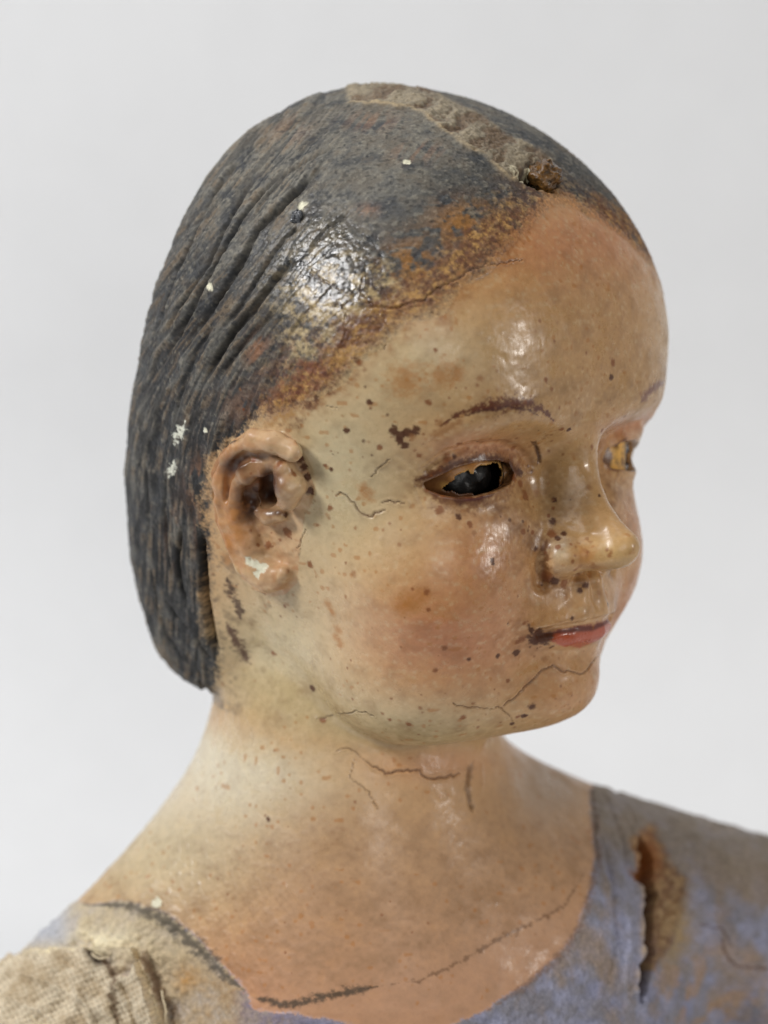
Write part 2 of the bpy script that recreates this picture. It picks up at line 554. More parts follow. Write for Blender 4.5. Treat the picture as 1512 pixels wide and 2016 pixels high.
# ---- marks on the surface, as they stand on the figure
HAIR_GROOVES = [
    ([(640,320),(610,353),(573,390),(507,453),(481,505),(447,557),(418,605),(388,646),(362,690)], 0.10, 0.085),
    ([(499,357),(470,401),(440,453),(410,520),(381,564),(351,609),(329,657)], 0.08, 0.055),
    ([(562,338),(521,375),(477,427),(447,475),(418,531),(384,598),(347,668),(318,720)], 0.09, 0.065),
    ([(573,516),(536,557),(499,609),(462,650),(433,698),(410,746)], 0.10, 0.09),
    ([(462,327),(425,375),(399,427),(373,483),(347,535),(325,598),(307,657)], 0.08, 0.055),
    ([(521,275),(477,312),(440,350),(407,401),(380,455)], 0.07, 0.04),
    ([(547,612),(499,657),(462,701),(433,746)], 0.08, 0.05),
    ([(660,290),(620,310),(560,345),(515,405),(490,440)], 0.06, 0.03),
    ([(600,440),(560,470),(530,510),(500,560),(470,610),(440,650)], 0.07, 0.05),
    ([(690,420),(640,455),(610,490)], 0.06, 0.03),
    ([(420,640),(385,700),(360,760),(345,830)], 0.07, 0.035),
    ([(358,1040),(352,1090),(354,1140),(366,1190)], 0.07, 0.08),
    ([(396,1050),(400,1120),(404,1180),(414,1240),(428,1290)], 0.10, 0.16),
    ([(331,1185),(350,1220),(382,1252),(418,1306)], 0.07, 0.07),
    ([(351,1313),(388,1336),(418,1372)], 0.06, 0.07),
    ([(300,1120),(310,1190),(330,1250),(360,1300)], 0.06, 0.04),
    ([(290,900),(292,1000),(300,1080)], 0.06, 0.03),
    ([(330,920),(325,1000),(330,1080),(345,1150)], 0.06, 0.035),
]
CRACKS = [
    ([(664,975),(670,968),(690,985),(718,1015),(733,1017),(745,1008),(758,1004)], 0.022),
    ([(750,990),(765,988),(798,990)], 0.018),
    ([(1182,1280),(1170,1300),(1158,1315),(1150,1322),(1137,1328),(1125,1320),(1105,1322),(1092,1308),(1075,1318),(1060,1325),(1040,1345),(1018,1368),(1000,1380),(987,1394)], 0.020),
    ([(987,1394),(960,1397),(920,1392),(890,1388)], 0.015),
    ([(987,1394),(998,1405),(1008,1416)], 0.015),
    ([(736,1510),(760,1522),(775,1524),(795,1516),(825,1520),(845,1536),(870,1530),(905,1522)], 0.028),
    ([(736,1512),(720,1500),(700,1480),(680,1473),(660,1480)], 0.014),
    ([(700,1495),(688,1530),(720,1555),(735,1575),(745,1595)], 0.011),
    ([(708,590),(735,605),(765,608),(800,600),(835,592),(850,575),(880,560),(905,545),(930,530)], 0.024),
    ([(930,530),(960,522),(1000,516),(1030,508)], 0.016),
    ([(715,545),(710,575),(730,600)], 0.015),
    ([(625,1415),(680,1403),(715,1402),(740,1410)], 0.015),
    ([(583,1080),(598,1055),(601,1040)], 0.014),
    ([(640,800),(665,806)], 0.012), ([(610,540),(650,560),(690,580)], 0.014), ([(675,600),(680,640),(672,680)], 0.014),
    ([(755,615),(762,650),(758,690)], 0.012), ([(730,940),(745,920),(770,905)], 0.012),
    ([(1420,1850),(1430,1880),(1445,1900)], 0.03), ([(1445,1900),(1480,1905),(1512,1905)], 0.025), ([(1375,1820),(1420,1828),(1440,1860)], 0.02),
]
FOLDS = [  # long shallow grooves and ridges of the paint: line, width, depth (negative is a ridge)
    ([(925,1500),(920,1550),(930,1600)], 0.07, 0.06),
    ([(948,1500),(950,1560)], 0.06, -0.02),
    ([(560,1740),(585,1775),(597,1805)], 0.04, -0.025),
    ([(1160,1540),(1168,1600),(1172,1680)], 0.05, 0.035),
    ([(1172,1535),(1200,1590),(1225,1660),(1232,1730)], 0.09, 0.05), ([(1200,1545),(1240,1600),(1262,1650)], 0.08, 0.04),
    ([(1180,1640),(1205,1740),(1215,1850),(1190,1960)], 0.12, 0.06), ([(1225,1740),(1240,1850),(1225,1960)], 0.10, -0.05),
    ([(495,1435),(498,1455),(497,1470)], 0.03, 0.03),
    ([(30,1925),(110,1945),(190,1985)], 0.08, -0.09), ([(10,1970),(90,1998),(150,2040)], 0.08, -0.08), ([(120,1890),(160,1915),(200,1945)], 0.07, 0.08),
    ([(238,1925),(262,1965),(276,2030)], 0.09, 0.14), ([(150,1945),(175,1985),(185,2030)], 0.07, -0.08),
    ([(1052,868),(1060,895),(1062,915)], 0.04, 0.05),
    ([(815,955),(828,985),(835,1000)], 0.03, 0.02),
]
D, B_, T_ = 0, 1, 2        # dark, brown, tan
SPOTS = [  # x, y, radius in photo pixels, tone
    (776,850,11,D),(789,858,10,D),(803,852,11,D),(818,848,10,D),(787,868,9,D),(797,876,8,D),(812,861,8,T_),
    (683,848,6,D),(708,714,6,B_),(857,689,5,B_),(842,793,7,B_),(728,792,6,D),(747,880,6,B_),(567,848,6,T_),
    (945,745,8,T_),(1075,748,6,B_),(1207,714,8,B_),(1203,743,7,D),(866,833,10,T_),(905,830,8,T_),(880,905,8,B_),
    (895,900,5,D),(825,897,7,B_),(905,875,7,B_),(982,866,6,B_),(948,870,6,T_),(1010,882,7,B_),(1105,845,7,B_),(1120,846,6,D),
    (1012,938,10,B_),(1022,930,9,D),(1024,952,8,B_),(1034,975,11,B_),(1057,970,9,T_),(1091,984,6,D),(1089,1000,4,B_),(1088,1028,8,D),
    (1087,1050,9,B_),(1099,1060,6,D),(1110,1050,6,D),(1098,1078,6,B_),(1055,1080,5,D),(1030,1047,7,B_),(1048,1048,5,B_),(1000,1060,6,T_),
    (866,1005,9,B_),(903,1017,7,D),(925,1033,6,B_),(933,1050,6,T_),(905,982,11,D),(872,975,6,B_),(850,955,9,B_),(840,965,6,B_),
    (970,1103,5,D),(971,1110,4,D),(1078,1135,14,B_),(1092,1145,10,D),(1110,1150,10,B_),(1153,1153,8,D),(1142,1163,6,D),(1170,1115,10,T_),
    (1180,1168,8,T_),(1197,1190,6,D),(1127,1217,5,D),(1058,1252,17,D),(1070,1257,15,D),(1050,1263,11,D),(1080,1250,9,D),(1046,1240,6,D),(1028,1258,8,B_),(1018,1264,6,B_),
    (1016,1285,8,D),(980,1291,6,D),(1073,1297,9,T_),(1047,1391,8,D),(1030,1411,7,D),(1020,1412,6,B_),(1008,1425,6,D),(1035,1410,5,D),
    (616,1355,8,D),(875,1275,6,B_),(923,1298,5,D),(857,1320,6,B_),(912,1413,7,B_),(804,1425,6,B_),(636,1418,7,B_),(767,1417,5,B_),
    (610,1112,8,B_),(680,1175,5,T_),(840,1164,7,B_),(843,1200,5,B_),(812,1160,4,B_),(786,1072,5,T_),(697,1130,7,T_),(560,1193,5,B_),
    (650,1000,7,B_),(648,1020,5,T_),(688,925,4,T_),(640,917,5,B_),(652,925,5,D),(538,1285,6,B_),(528,1612,6,D),(522,1606,3,B_),
    (590,903,10,D),(598,920,9,D),(604,940,9,D),(612,966,10,D),(550,915,9,B_),(580,930,8,B_),(565,1050,12,B_),(530,1072,9,B_),(508,1073,5,B_),
    (503,963,8,D),(563,1013,5,D),(497,905,6,B_),(1155,1060,5,T_),(1000,1340,5,B_),(700,1040,4,T_),(1080,1015,4,B_),(1168,1235,5,B_),
    (1230,820,6,B_),(1160,960,7,T_),(1165,880,6,B_),(1185,848,7,B_),(1195,850,5,D),(1238,985,6,T_),(1180,975,4,D),
]
OCHRE = [(645,1190,14),(655,1205,10),(665,1240,13),(670,1265,12),(810,1185,26),(790,1195,22),(835,1170,16),(660,1255,10),(725,975,16),(715,960,12),
         (800,750,40),(870,740,30),(900,735,20),(470,1050,24),(460,1010,24),(452,1075,22),(448,1100,18),(1150,1095,28),(1175,1118,16)]
CHIPS = [  # paint lost to the white ground: x, y, radius
    (500,1110,9),(488,1105,8),(512,1120,9),(506,1131,7),(520,1114,6),
    (415,565,7),(406,847,4),(309,1777,10),(585,422,6),(595,405,8),(800,320,6)]
# ------------------------------------------------------------------ regions of the figure
hx, hy = project(to_world(np.stack([-np.abs(L[:, 0]), L[:, 1], L[:, 2]], 1)))   # where the same place stands on the near half
hx, hy = hx.astype(f32), hy.astype(f32)
HAIRLINE = [(1500,470),(1160,418),(1092,398),(1045,440),(1000,470),(945,520),(890,548),(860,600),(790,610),(740,665),(690,690),(660,745),(620,785),(560,802),
            (520,812),(470,870),(420,905),(410,985),(415,1060),(412,1130),(413,1215),(436,1275),(430,1330),(418,1400),(380,1460),(-200,1460),(-200,-200),(1500,-200)]
n1 = fbm(V, 0.9, 3, 1); n2 = fbm(V, 3.0, 4, 2); n3 = fbm(V, 11.0, 3, 3); n4 = fbm(V, 30.0, 2, 4)
hd = poly2d(hx, hy, HAIRLINE) / 100.0                   # below zero inside the hair, in units
is_head = (V[:, 2] > -5.95)
hd = hd - 0.24 * np.where((hx > 600) & (hy < 830), sstep(600, 700, hx) * sstep(1080, 960, hx), 0).astype(f32)
hd = np.where(is_head, hd, 3.0)
hd = np.where(is_head & (L[:, 1] < -2.6) & (V[:, 2] > -5.7), np.minimum(hd, -0.6), hd)
hairmask = hd < 0
earmask = np.zeros(len(V), bool)
EAR_OUT = [(590,885),(572,856),(536,847),(492,845),(466,862),(440,885),(424,908),(417,929),(418,979),(424,1025),(441,1065),(456,1103),(476,1138),(503,1160),(536,1175),(562,1170),(585,1148),(590,1090),(600,1012),(616,994),(620,961),(606,922)]
ear_d = poly2d(hx, hy, EAR_OUT) / 100.0
earmask = (ear_d < 0) & is_head & (np.abs(L[:, 1] - 0.5) < 1.8) & (np.abs(L[:, 0]) > 3.2)
hairmask &= ~earmask
# clothing on the body
NECKLINE = [(120,1765),(170,1782),(250,1778),(330,1800),(400,1860),(450,1915),(480,1945),(500,1990),(640,2005),(760,2030),(880,2022),(960,1985),(1040,1935),(1110,1870),(1140,1825),(1165,1740),(1172,1690),(1168,1620),(1162,1560),(1180,1525),(1260,1500),(3200,1500),(3200,2600),(-300,2600),(-300,1800),(60,1790)]
wob = (fbm(V, 2.2, 3, 21, where=V[:, 2] < -6.2) - 0.5) * 0.25
cd = poly2d(vx.astype(f32), vy.astype(f32), NECKLINE) / 100.0 + wob * 0.4 + (n3 - 0.5) * 0.10
cd = np.where((V[:, 2] < -6.2), cd, 2.0)
back = (V[:, 1] > 2.4) & ~facing & (V[:, 2] < -8.5)
cd = np.where(back, -0.5, cd)
clothmask = cd < 0
LINEN = [(-200,2100),(-200,1905),(40,1893),(110,1872),(175,1868),(205,1888),(232,1920),(262,1918),(292,1870),(302,1905),(318,1945),(330,2000),(335,2100)]
ld = poly2d(vx.astype(f32), vy.astype(f32), LINEN) / 100.0
ld = np.where((V[:, 0] < -3.5) & (V[:, 2] < -9), ld, 2.0)
ld = np.where((V[:, 0] < -5.0) & ~facing & (V[:, 2] < -11.5), -0.3, ld)
linenmask = ld < 0
clothmask &= ~linenmask
SLEEVE_X = 1278
sleevemask = clothmask & (vx + (vy - 1750) * 0.02 > SLEEVE_X) & (V[:, 0] > 3)
LIPS = [(1072,1250),(1100,1239),(1140,1233),(1172,1228),(1188,1228),(1196,1240),(1188,1256),(1170,1268),(1140,1276),(1105,1271),(1085,1262)]
lip_d = poly2d(hx, hy, LIPS) / 100.0
lipmask = (lip_d < 0) & is_head & (L[:, 1] > 3.5) & (np.abs(L[:, 2] + 3.83) < 0.45)
# the far half of the mouth is the mirror of the near one
HOLE_PX = [(1012,348),(1030,338),(1050,330),(1075,328),(1095,345),(1100,365),(1085,380),(1060,375),(1035,362)]

# ------------------------------------------------------------------ relief
disp = np.zeros(len(V), f32)
hairk = sstep(0.06, -0.12, hd) * is_head
WH = is_head & (hd < 0.7)                              # hair and its margin
WB = V[:, 2] < -6.2                                    # the body
disp += hairk * 0.02
# combed strands: long fibres that run down and back from the parting
low = sstep(640, 900, vy).astype(f32)
yk = np.clip((950 - vy) / 300.0, 0, 1)                 # strands slant above the ear and hang straight below it
bend = np.where(vy > 650, 120.0 * yk * yk, 120.0 + 0.8 * (650 - vy))
s_across = ((vx - bend) / 100.0 * 0.85).astype(f32)
s_along = (vy / 100.0).astype(f32)
SP = np.stack([s_across * 6.0 + (n1 - 0.5) * 3, s_along * 0.5, L[:, 0] * 0.3], 1)
strand = fbm(SP, 1.0, 3, 31, where=WH)
fine = fbm(np.stack([s_across * 22.0, s_along * 2.2, L[:, 0]], 1), 1.0, 2, 32, where=WH)
rear = sstep(760, 560, vx).astype(f32)
disp += hairk * rear * (1 - 0.6 * np.exp(-(((hx - 670) / 140) ** 2 + ((hy - 560) / 130) ** 2))) * ((strand - 0.5) * 0.11 + (fine - 0.5) * 0.03)
gloss_k = np.exp(-(((hx - 670) / 140) ** 2 + ((hy - 560) / 130) ** 2))
disp += hairk * ((n3 - 0.5) * 0.035 * (1 - 0.4 * gloss_k) + (n4 - 0.5) * 0.03 * (1 - 0.85 * gloss_k))
skin = (~hairmask) & ~clothmask & ~linenmask
disp += np.where(skin, (n2 - 0.5) * 0.022 + (n3 - 0.5) * 0.004, 0).astype(f32)
disp += np.where(earmask, (fbm(V, 2.6, 3, 12, where=earmask) - 0.5) * 0.12, 0).astype(f32)
pitted = sstep(620, 420, vx) * sstep(1380, 1440, vy) * skin
disp += (pitted * ((n3 - 0.5) * 0.028 + (n4 - 0.5) * 0.010)).astype(f32)

lines = ([resample(g[0], 9, 0.5) for g in HAIR_GROOVES] + [resample(c[0], 6, 1.6) for c in CRACKS] + [resample(f_[0], 9) for f_ in FOLDS])
STRIP = [(687,205),(750,209),(808,214),(831,225),(871,257),(912,288),(948,306),(984,338),(1010,358)]
lines.append(resample(STRIP, 9, 1.5))
pts1 = [[(s[0], s[1])] for s in SPOTS] + [[(o[0], o[1])] for o in OCHRE] + [[(c[0], c[1])] for c in CHIPS]
extra = []                                             # the peppering of small flecks
def pepper(n, cx, cy, sxx, syy, r0, r1, tones):
    for _ in range(n):
        extra.append((rng.normal(cx, sxx), rng.normal(cy, syy), rng.uniform(r0, r1), int(rng.choice(tones))))
pepper(34, 930, 890, 70, 45, 2.5, 5.5, (B_, B_, T_, D)); pepper(22, 1060, 1040, 40, 60, 2, 4.5, (B_, D, T_)); pepper(20, 780, 1120, 110, 110, 1.5, 4, (T_, T_, B_))
pepper(22, 1150, 1100, 45, 30, 2.5, 6, (T_, B_)); pepper(16, 1050, 1260, 35, 25, 2, 5, (D, B_)); pepper(18, 750, 850, 80, 60, 1.5, 4, (B_, T_, D))
pepper(30, 1100, 760, 90, 60, 2, 5, (T_, T_, B_)); pepper(14, 640, 1020, 50, 110, 1.5, 4, (T_, B_)); pepper(12, 560, 1280, 50, 60, 2, 4, (T_, B_))
pepper(26, 900, 1400, 110, 30, 2, 5, (B_, T_)); pepper(22, 520, 1000, 40, 90, 2.5, 5, (B_, T_)); pepper(24, 700, 1800, 200, 110, 1.5, 4, (T_, B_)); pepper(16, 450, 1600, 90, 110, 1.5, 3.5, (T_, B_))
pepper(25, 1050, 850, 60, 40, 2, 6, (T_, B_)); pepper(18, 1120, 1380, 40, 30, 2, 4, (B_, T_)); pepper(14, 1230, 640, 40, 90, 2, 4, (T_,)); pepper(8, 1240, 1020, 15, 60, 2, 4, (T_, B_))
pts1 += [[(e[0], e[1])] for e in extra]
allw = on_surface(lines + pts1)
nG, nC, nF = len(HAIR_GROOVES), len(CRACKS), len(FOLDS)
groove = np.zeros(len(V), f32); crack = np.zeros(len(V), f32)
for k in range(nG):
    wdt, dep = HAIR_GROOVES[k][1:]
    i, d, s = near_line(allw[k], wdt * 1.8)
    m = np.exp(-(d / wdt) ** 2 * 2) * np.minimum(1, 6 * np.minimum(s, 1 - s) + 0.15)
    disp[i] -= 1.7 * dep * m
    groove[i] = np.maximum(groove[i], m * min(1, dep / 0.07))
for k in range(nC):
    wdt = CRACKS[k][1]
    i, d, s = near_line(allw[nG + k], wdt * 3)
    th = wdt * (0.45 + 0.7 * n2[i]) * np.minimum(1, 8 * np.minimum(s, 1 - s) + 0.4)
    m = np.clip(1.35 - d / np.maximum(th, 1e-4), 0, 1)
    crack[i] = np.maximum(crack[i], m * min(1.0, 0.35 + wdt / 0.04))
    disp[i] -= 0.024 * m
    lip = np.exp(-((d - wdt * 1.9) / (wdt * 0.8)) ** 2)
    disp[i] += 0.010 * lip
for k in range(nF):
    wdt, dep = FOLDS[k][1:]
    i, d, s = near_line(allw[nG + nC + k], wdt * 2)
    disp[i] -= dep * np.exp(-(d / wdt) ** 2 * 2) * np.minimum(1, 6 * np.minimum(s, 1 - s) + 0.1)
# the chipped strip along the parting
STRIP_POLY = STRIP + [(1030,330),(1085,318),(1060,295),(1000,268),(948,228),(898,205),(853,183),(817,160),(718,150),(680,170)]
st_d = poly2d(vx.astype(f32), vy.astype(f32), STRIP_POLY) / 100.0 + (n3 - 0.5) * 0.12
strip = sstep(0.06, -0.06, st_d) * is_head * (np.abs(L[:, 0]) < 1.6) * (V[:, 2] > 3.0)
RP = np.stack([vx * 0.030 + vy * 0.045 + (n2 - 0.5) * 2.5, (vx * 0.8 - vy * 0.6) * 0.012, L[:, 0] * 0.5], 1).astype(f32)
ripple = fbm(RP, 1.0, 3, 41, where=strip > 0)
disp += (strip * (0.03 + (ripple - 0.5) * 0.15 + (n3 - 0.5) * 0.06)).astype(f32)
i, d, s = near_line(allw[nG + nC + nF], 0.2)
disp[i] += 0.04 * np.exp(-(d / 0.10) ** 2) * (0.4 + n2[i])
# the socket of a lost ornament above the forehead
hole_d = poly2d(vx.astype(f32), vy.astype(f32), HOLE_PX) / 100.0 + (n3 - 0.5) * 0.10
hole_k = sstep(0.05, -0.14, hole_d) * is_head * (V[:, 2] > 3.0) * facing
disp -= (hole_k * 0.26).astype(f32)
# clothing stands a little proud of the skin; the split at the arm; cloth layers
disp += (sstep(0.06, -0.08, cd) * 0.035 * ~linenmask).astype(f32)
disp += (clothmask * ((n2 - 0.5) * 0.10 + (n3 - 0.5) * 0.04)).astype(f32)
SPLIT = [(1262,1655),(1272,1690),(1270,1730),(1282,1765),(1276,1790),(1275,1830),(1276,1880),(1268,1910),(1262,1960)]
SPW = [6, 14, 16, 14, 12, 11, 10, 12, 6]
sp_x = np.interp(vy, [p[1] for p in SPLIT], [p[0] for p in SPLIT]); sp_w = np.interp(vy, [p[1] for p in SPLIT], SPW, left=0, right=0)
sp_d = (np.abs(vx - sp_x) - sp_w + (n2 - 0.5) * 14) / 100.0
split = sstep(0.03, -0.05, sp_d) * (V[:, 0] > 3) * (vy > 1640) * (vy < 1975)
disp -= (split * 0.34).astype(f32)
disp += (np.exp(-((vx - sp_x + 14) / 9.0) ** 2) * (vy > 1650) * (vy < 1960) * (V[:, 0] > 3) * 0.07).astype(f32)
lk = sstep(0.03, -0.05, ld + (n3 - 0.5) * 0.05)
wa, wb = (vx * 0.94 + vy * 0.34) / 100.0, (-vx * 0.30 + vy * 0.95) / 100.0
weave = np.sin(wa * 2 * np.pi / 0.14 + n2 * 2) * np.sin(wb * 2 * np.pi / 0.14 + n2 * 2)
crease = np.abs(np.sin((vx * 0.55 + vy * 0.25) / 24.0 + (n1 - 0.5) * 9)) ** 3
disp += (lk * (0.22 + (n2 - 0.5) * 0.20 + 0.028 * weave + (n1 - 0.5) * 0.25 + crease * 0.12)).astype(f32)
# hard plaster ridges beside the cloth
near_arm = sstep(0.9, 0.0, ld) * (1 - lk) * clothmask
disp += (near_arm * ((n2 - 0.5) * 0.22 + (n3 - 0.5) * 0.10)).astype(f32)
RIDGE = [(268,1868),(285,1905),(300,1945),(318,1985),(330,2030)]
rx = np.interp(vy, [p[1] for p in RIDGE], [p[0] for p in RIDGE])
rk = (vx < rx) * np.exp(-np.maximum(rx - vx, 0) / 60) * (vy > 1868) * (V[:, 0] < -3)
disp += (rk * 0.26).astype(f32)
gap = np.exp(-((vx - 200) ** 2 + (vy - 1895) ** 2) / 12.0 ** 2) + np.exp(-((vx - 188) ** 2 + (vy - 1882) ** 2) / 9.0 ** 2)
disp -= (gap * 0.15 * (V[:, 0] < -3)).astype(f32)
# ------------------------------------------------------------------ pigment
def lin(r, g, b):
    c = np.array([r, g, b], float) / 255
    return np.where(c <= 0.04045, c / 12.92, ((c + 0.055) / 1.055) ** 2.4).astype(f32)
C = dict(flesh=lin(194, 152, 102), cream=lin(208, 194, 156), pink=lin(192, 122, 82), ochre=lin(168, 106, 38), brown=lin(128, 70, 24),
         dark=lin(80, 40, 13), tan=lin(150, 100, 55), pale=lin(216, 196, 160), orange=lin(192, 132, 100), gesso=lin(226, 222, 196),
         hair=lin(58, 59, 60), slate=lin(28, 29, 32), dust=lin(134, 129, 116), rust=lin(112, 64, 44), umber=lin(70, 62, 54), wood=lin(146, 104, 74),
         gold=lin(142, 96, 38), grey=lin(120, 116, 116), blue=lin(146, 148, 170), deep=lin(112, 114, 140), worn=lin(150, 126, 98),
         red=lin(176, 76, 48), redbrown=lin(92, 36, 20), linen=lin(214, 200, 174), grime=lin(128, 98, 62), black=lin(12, 9, 7))
col_ = np.repeat(C['flesh'][None], len(V), 0)
rough = np.full(len(V), 0.33, f32)
def mix(mask, c, idx=None):
    global col_
    c = C[c] if isinstance(c, str) else c
    if idx is None:
        m = np.asarray(mask, f32)[:, None]
        col_ = col_ * (1 - m) + c * m
    else:
        m = np.clip(np.asarray(mask, f32), 0, 1)[:, None]
        col_[idx] = col_[idx] * (1 - m) + c * m
def blob(x, y, rx, ry, X=None, Y=None):
    X = hx if X is None else X; Y = hy if Y is None else Y
    return np.exp(-(((X - x) / rx) ** 2 + ((Y - y) / ry) ** 2)).astype(f32)
headk = sstep(-7.0, -5.7, V[:, 2] + (n1 - 0.5) * 0.8)
ragged = (n2 - 0.5) * 1.1 + (n3 - 0.5) * 0.7
# flesh: cream under-tone towards ear and neck, rose on cheek, lids and brow
cream = np.clip(blob(650, 930, 170, 200) + blob(560, 1290, 170, 150) + 0.8 * blob(790, 1430, 190, 70) + 0.6 * blob(820, 700, 160, 90), 0, 1) * headk
cream = np.maximum(cream, blob(470, 1480, 230, 190, vx, vy) * (1 - headk))
cream = np.maximum(cream, 0.9 * blob(300, 1660, 200, 190, vx, vy) * (1 - headk))
mix(np.clip(cream * (0.9 + ragged * 0.4), 0, 0.95), 'cream')
mix(np.clip(0.95 * blob(440, 1500, 200, 170, vx, vy) * (1 - headk) * (0.8 + ragged * 0.6), 0, 0.8), lin(222, 212, 188))
pink = np.clip(0.95 * blob(880, 1250, 180, 120) + 0.55 * blob(960, 1080, 90, 80) + 0.75 * blob(1090, 480, 170, 90) + 0.8 * blob(935, 880, 95, 32) + 0.35 * blob(1110, 1370, 70, 60), 0, 1) * headk
pink = np.maximum(pink, 0.8 * blob(1225, 848, 40, 26, vx, vy))
mix(np.clip(pink * (0.8 + ragged * 0.6), 0, 0.9), 'pink')
chestp = sstep(1640, 2000, vy + (vx - 700) * 0.12) * (1 - headk)
mix(np.clip(chestp * (0.75 + ragged * 0.5), 0, 0.85), 'orange')
mix(np.clip(0.5 * blob(840, 1500, 130, 40, vx, vy) * (1 - headk), 0, 1), 'orange')  # warm, darker shadow under the chin painted in
line_y = np.interp(vx, [400, 740, 830, 905, 960, 1040, 1110, 1170], [1985, 1945, 1930, 1895, 1862, 1820, 1785, 1700])
grimy = sstep(40, -60, vy - line_y) * sstep(1550, 1700, vy) * (1 - headk)
mix(np.clip(sstep(1450, 1700, vy) * sstep(420, 640, vx) * (1 - headk) * (0.65 + ragged * 0.4), 0, 0.8), lin(178, 140, 108))
mix(np.clip(grimy * (0.22 + ragged * 0.5), 0, 0.45), 'grime')
mix(np.clip(blob(1080, 1540, 90, 80, vx, vy) * (1 - headk) * 0.8, 0, 0.7) * skin, lin(146, 124, 100))  # shaded skin of the far shoulder painted in grey-brown
# local flesh tones (olive jaw, yellow nose, browner right forehead), then mottling and dirt
olive = np.clip(0.7 * blob(590, 1370, 130, 60) + 0.8 * blob(820, 1450, 200, 45) + 0.4 * blob(1090, 960, 50, 90), 0, 1) * headk
mix(np.clip(olive * (0.7 + ragged * 0.6), 0, 0.8), lin(160, 138, 92))
mix(np.clip(0.7 * blob(1200, 1085, 60, 40, vx, vy) * (0.7 + ragged), 0, 0.8) * headk, lin(206, 176, 120))
mix(np.clip(0.5 * blob(1200, 640, 110, 130, vx, vy) * (0.6 + ragged), 0, 0.5) * headk, lin(176, 134, 98))
mix(np.clip((n2 - 0.50) * 1.2, 0, 0.35) * skin * (0.55 + 0.45 * headk), lin(140, 102, 60))
mix(np.clip((n3 - 0.60) * 0.8, 0, 0.2) * skin, 'tan')
mix(np.clip((0.42 - n3) * 1.2, 0, 0.25) * skin * headk, 'pale')
mix(np.clip((vnoise(V, 9, 61) - 0.80) * 6, 0, 0.5) * (n1 > 0.48) * skin, 'ochre')
mix(np.clip(0.55 * blob(1080, 790, 200, 60) * (0.5 + ragged), 0, 0.5) * headk * skin, 'grime')
mix(np.clip(0.6 * blob(1020, 930, 45, 50) * (0.6 + ragged), 0, 0.6) * headk * skin, 'brown')
mix(np.clip(0.55 * blob(1100, 1010, 40, 60) * (0.6 + ragged), 0, 0.45) * headk * skin, 'grime')
mix(np.clip(0.9 * blob(1100, 1085, 24, 30) * (0.4 + ragged * 0.6), 0, 0.8) * headk * skin, 'gesso')
mix(np.clip(0.7 * blob(530, 1200, 60, 130) * ragged * 2, 0, 0.5) * headk * skin, 'grime')
mix(np.clip(0.9 * (blob(930, 960, 120, 60) + blob(1060, 1060, 60, 60) + blob(1060, 1250, 60, 35) + blob(1110, 1150, 60, 22)) * (ragged * 1.8 + 0.36), 0, 0.75) * headk * skin, lin(124, 82, 42))
# ear
mix(earmask * np.clip(0.45 + ragged * 0.6, 0, 0.8), lin(194, 144, 104))
mix(earmask * np.clip(blob(495, 965, 62, 75) * (0.75 + ragged * 0.8), 0, 0.8), lin(120, 72, 36))
mix(earmask * np.clip(blob(445, 1030, 28, 100) * (0.55 + ragged * 1.2), 0, 0.7), lin(182, 122, 66))
mix(earmask * np.clip(blob(455, 900, 40, 30) * (0.5 + ragged), 0, 0.6), lin(176, 110, 50))
mix(earmask * np.clip(1.2 * blob(488, 992, 20, 32) + 1.4 * blob(530, 955, 20, 34) + 1.2 * blob(462, 915, 26, 18) + 0.7 * blob(505, 900, 30, 8) + 0.8 * blob(548, 1010, 24, 8), 0, 0.92), lin(66, 32, 15))  # grime in the ear's hollows, their recess shade painted in too
# ochre stains, white losses and flecks
def dab(w, r, c, strength=1.0, soft=0.5):
    x, y = project(w.astype(float)[None])
    m = r * 110 + 6
    i = in_box(x[0] - m, x[0] + m, y[0] - m, y[0] + m)
    e = V[i] - w
    d = np.sqrt((e * e).sum(1)) / r + (n3[i] - 0.5) * 1.0 + (n4[i] - 0.5) * 0.5
    k = np.clip((1 - d) / soft, 0, 1) * strength
    mix(k, c, i)
    rough[i] += (0.18 * k).astype(f32)
    return i, k
base = nG + nC + nF + 1
for j, (x, y, r) in enumerate(OCHRE):
    dab(allw[base + len(SPOTS) + j][0], r / 85.0, 'ochre', 0.62, 0.8)
# ------- hair
edge = hd + (n2 - 0.5) * 0.34 + (n3 - 0.5) * 0.30 + (n4 - 0.5) * 0.22
soft = np.where((hx > 600) & (hy < 800), 0.32, 0.1)
hk = sstep(0.12, -0.10 - soft, edge) * is_head * ~earmask
hcol = np.repeat(C['hair'][None], len(V), 0)
def hmix(m, c):
    global hcol
    c = C[c] if isinstance(c, str) else c
    m = np.clip(np.asarray(m, f32), 0, 1)[:, None]
    hcol = hcol * (1 - m) + c * m
hmix(sstep(0.45, 0.62, n1 * 0.5 + n2 * 0.5) * 0.6, 'slate')
hmix(np.clip((strand - 0.45) * 1.6, 0, 0.5) * rear, 'dust')
top = np.clip(blob(560, 330, 260, 200) + blob(760, 260, 220, 110), 0, 1)
hmix(top * np.clip(0.40 + (n2 - 0.45) * 2.4 + (fine - 0.5) * 0.9 * rear, 0, 0.9), 'dust')
hmix(sstep(0.50, 0.66, n2) * 0.55 * (1 - low * 0.6), 'umber')
hmix(sstep(0.56, 0.70, fbm(V, 5.0, 3, 71, where=WH)) * 0.4, lin(102, 92, 78))
hmix(sstep(0.58, 0.68, n3) * 0.5, 'dust')
hmix(sstep(0.55, 0.40, fine) * 0.45 * rear, 'slate')
hmix(sstep(0.56, 0.66, fine) * np.clip(0.1 + (n2 - 0.42) * 2.2, 0, 0.5) * rear, lin(112, 94, 72))
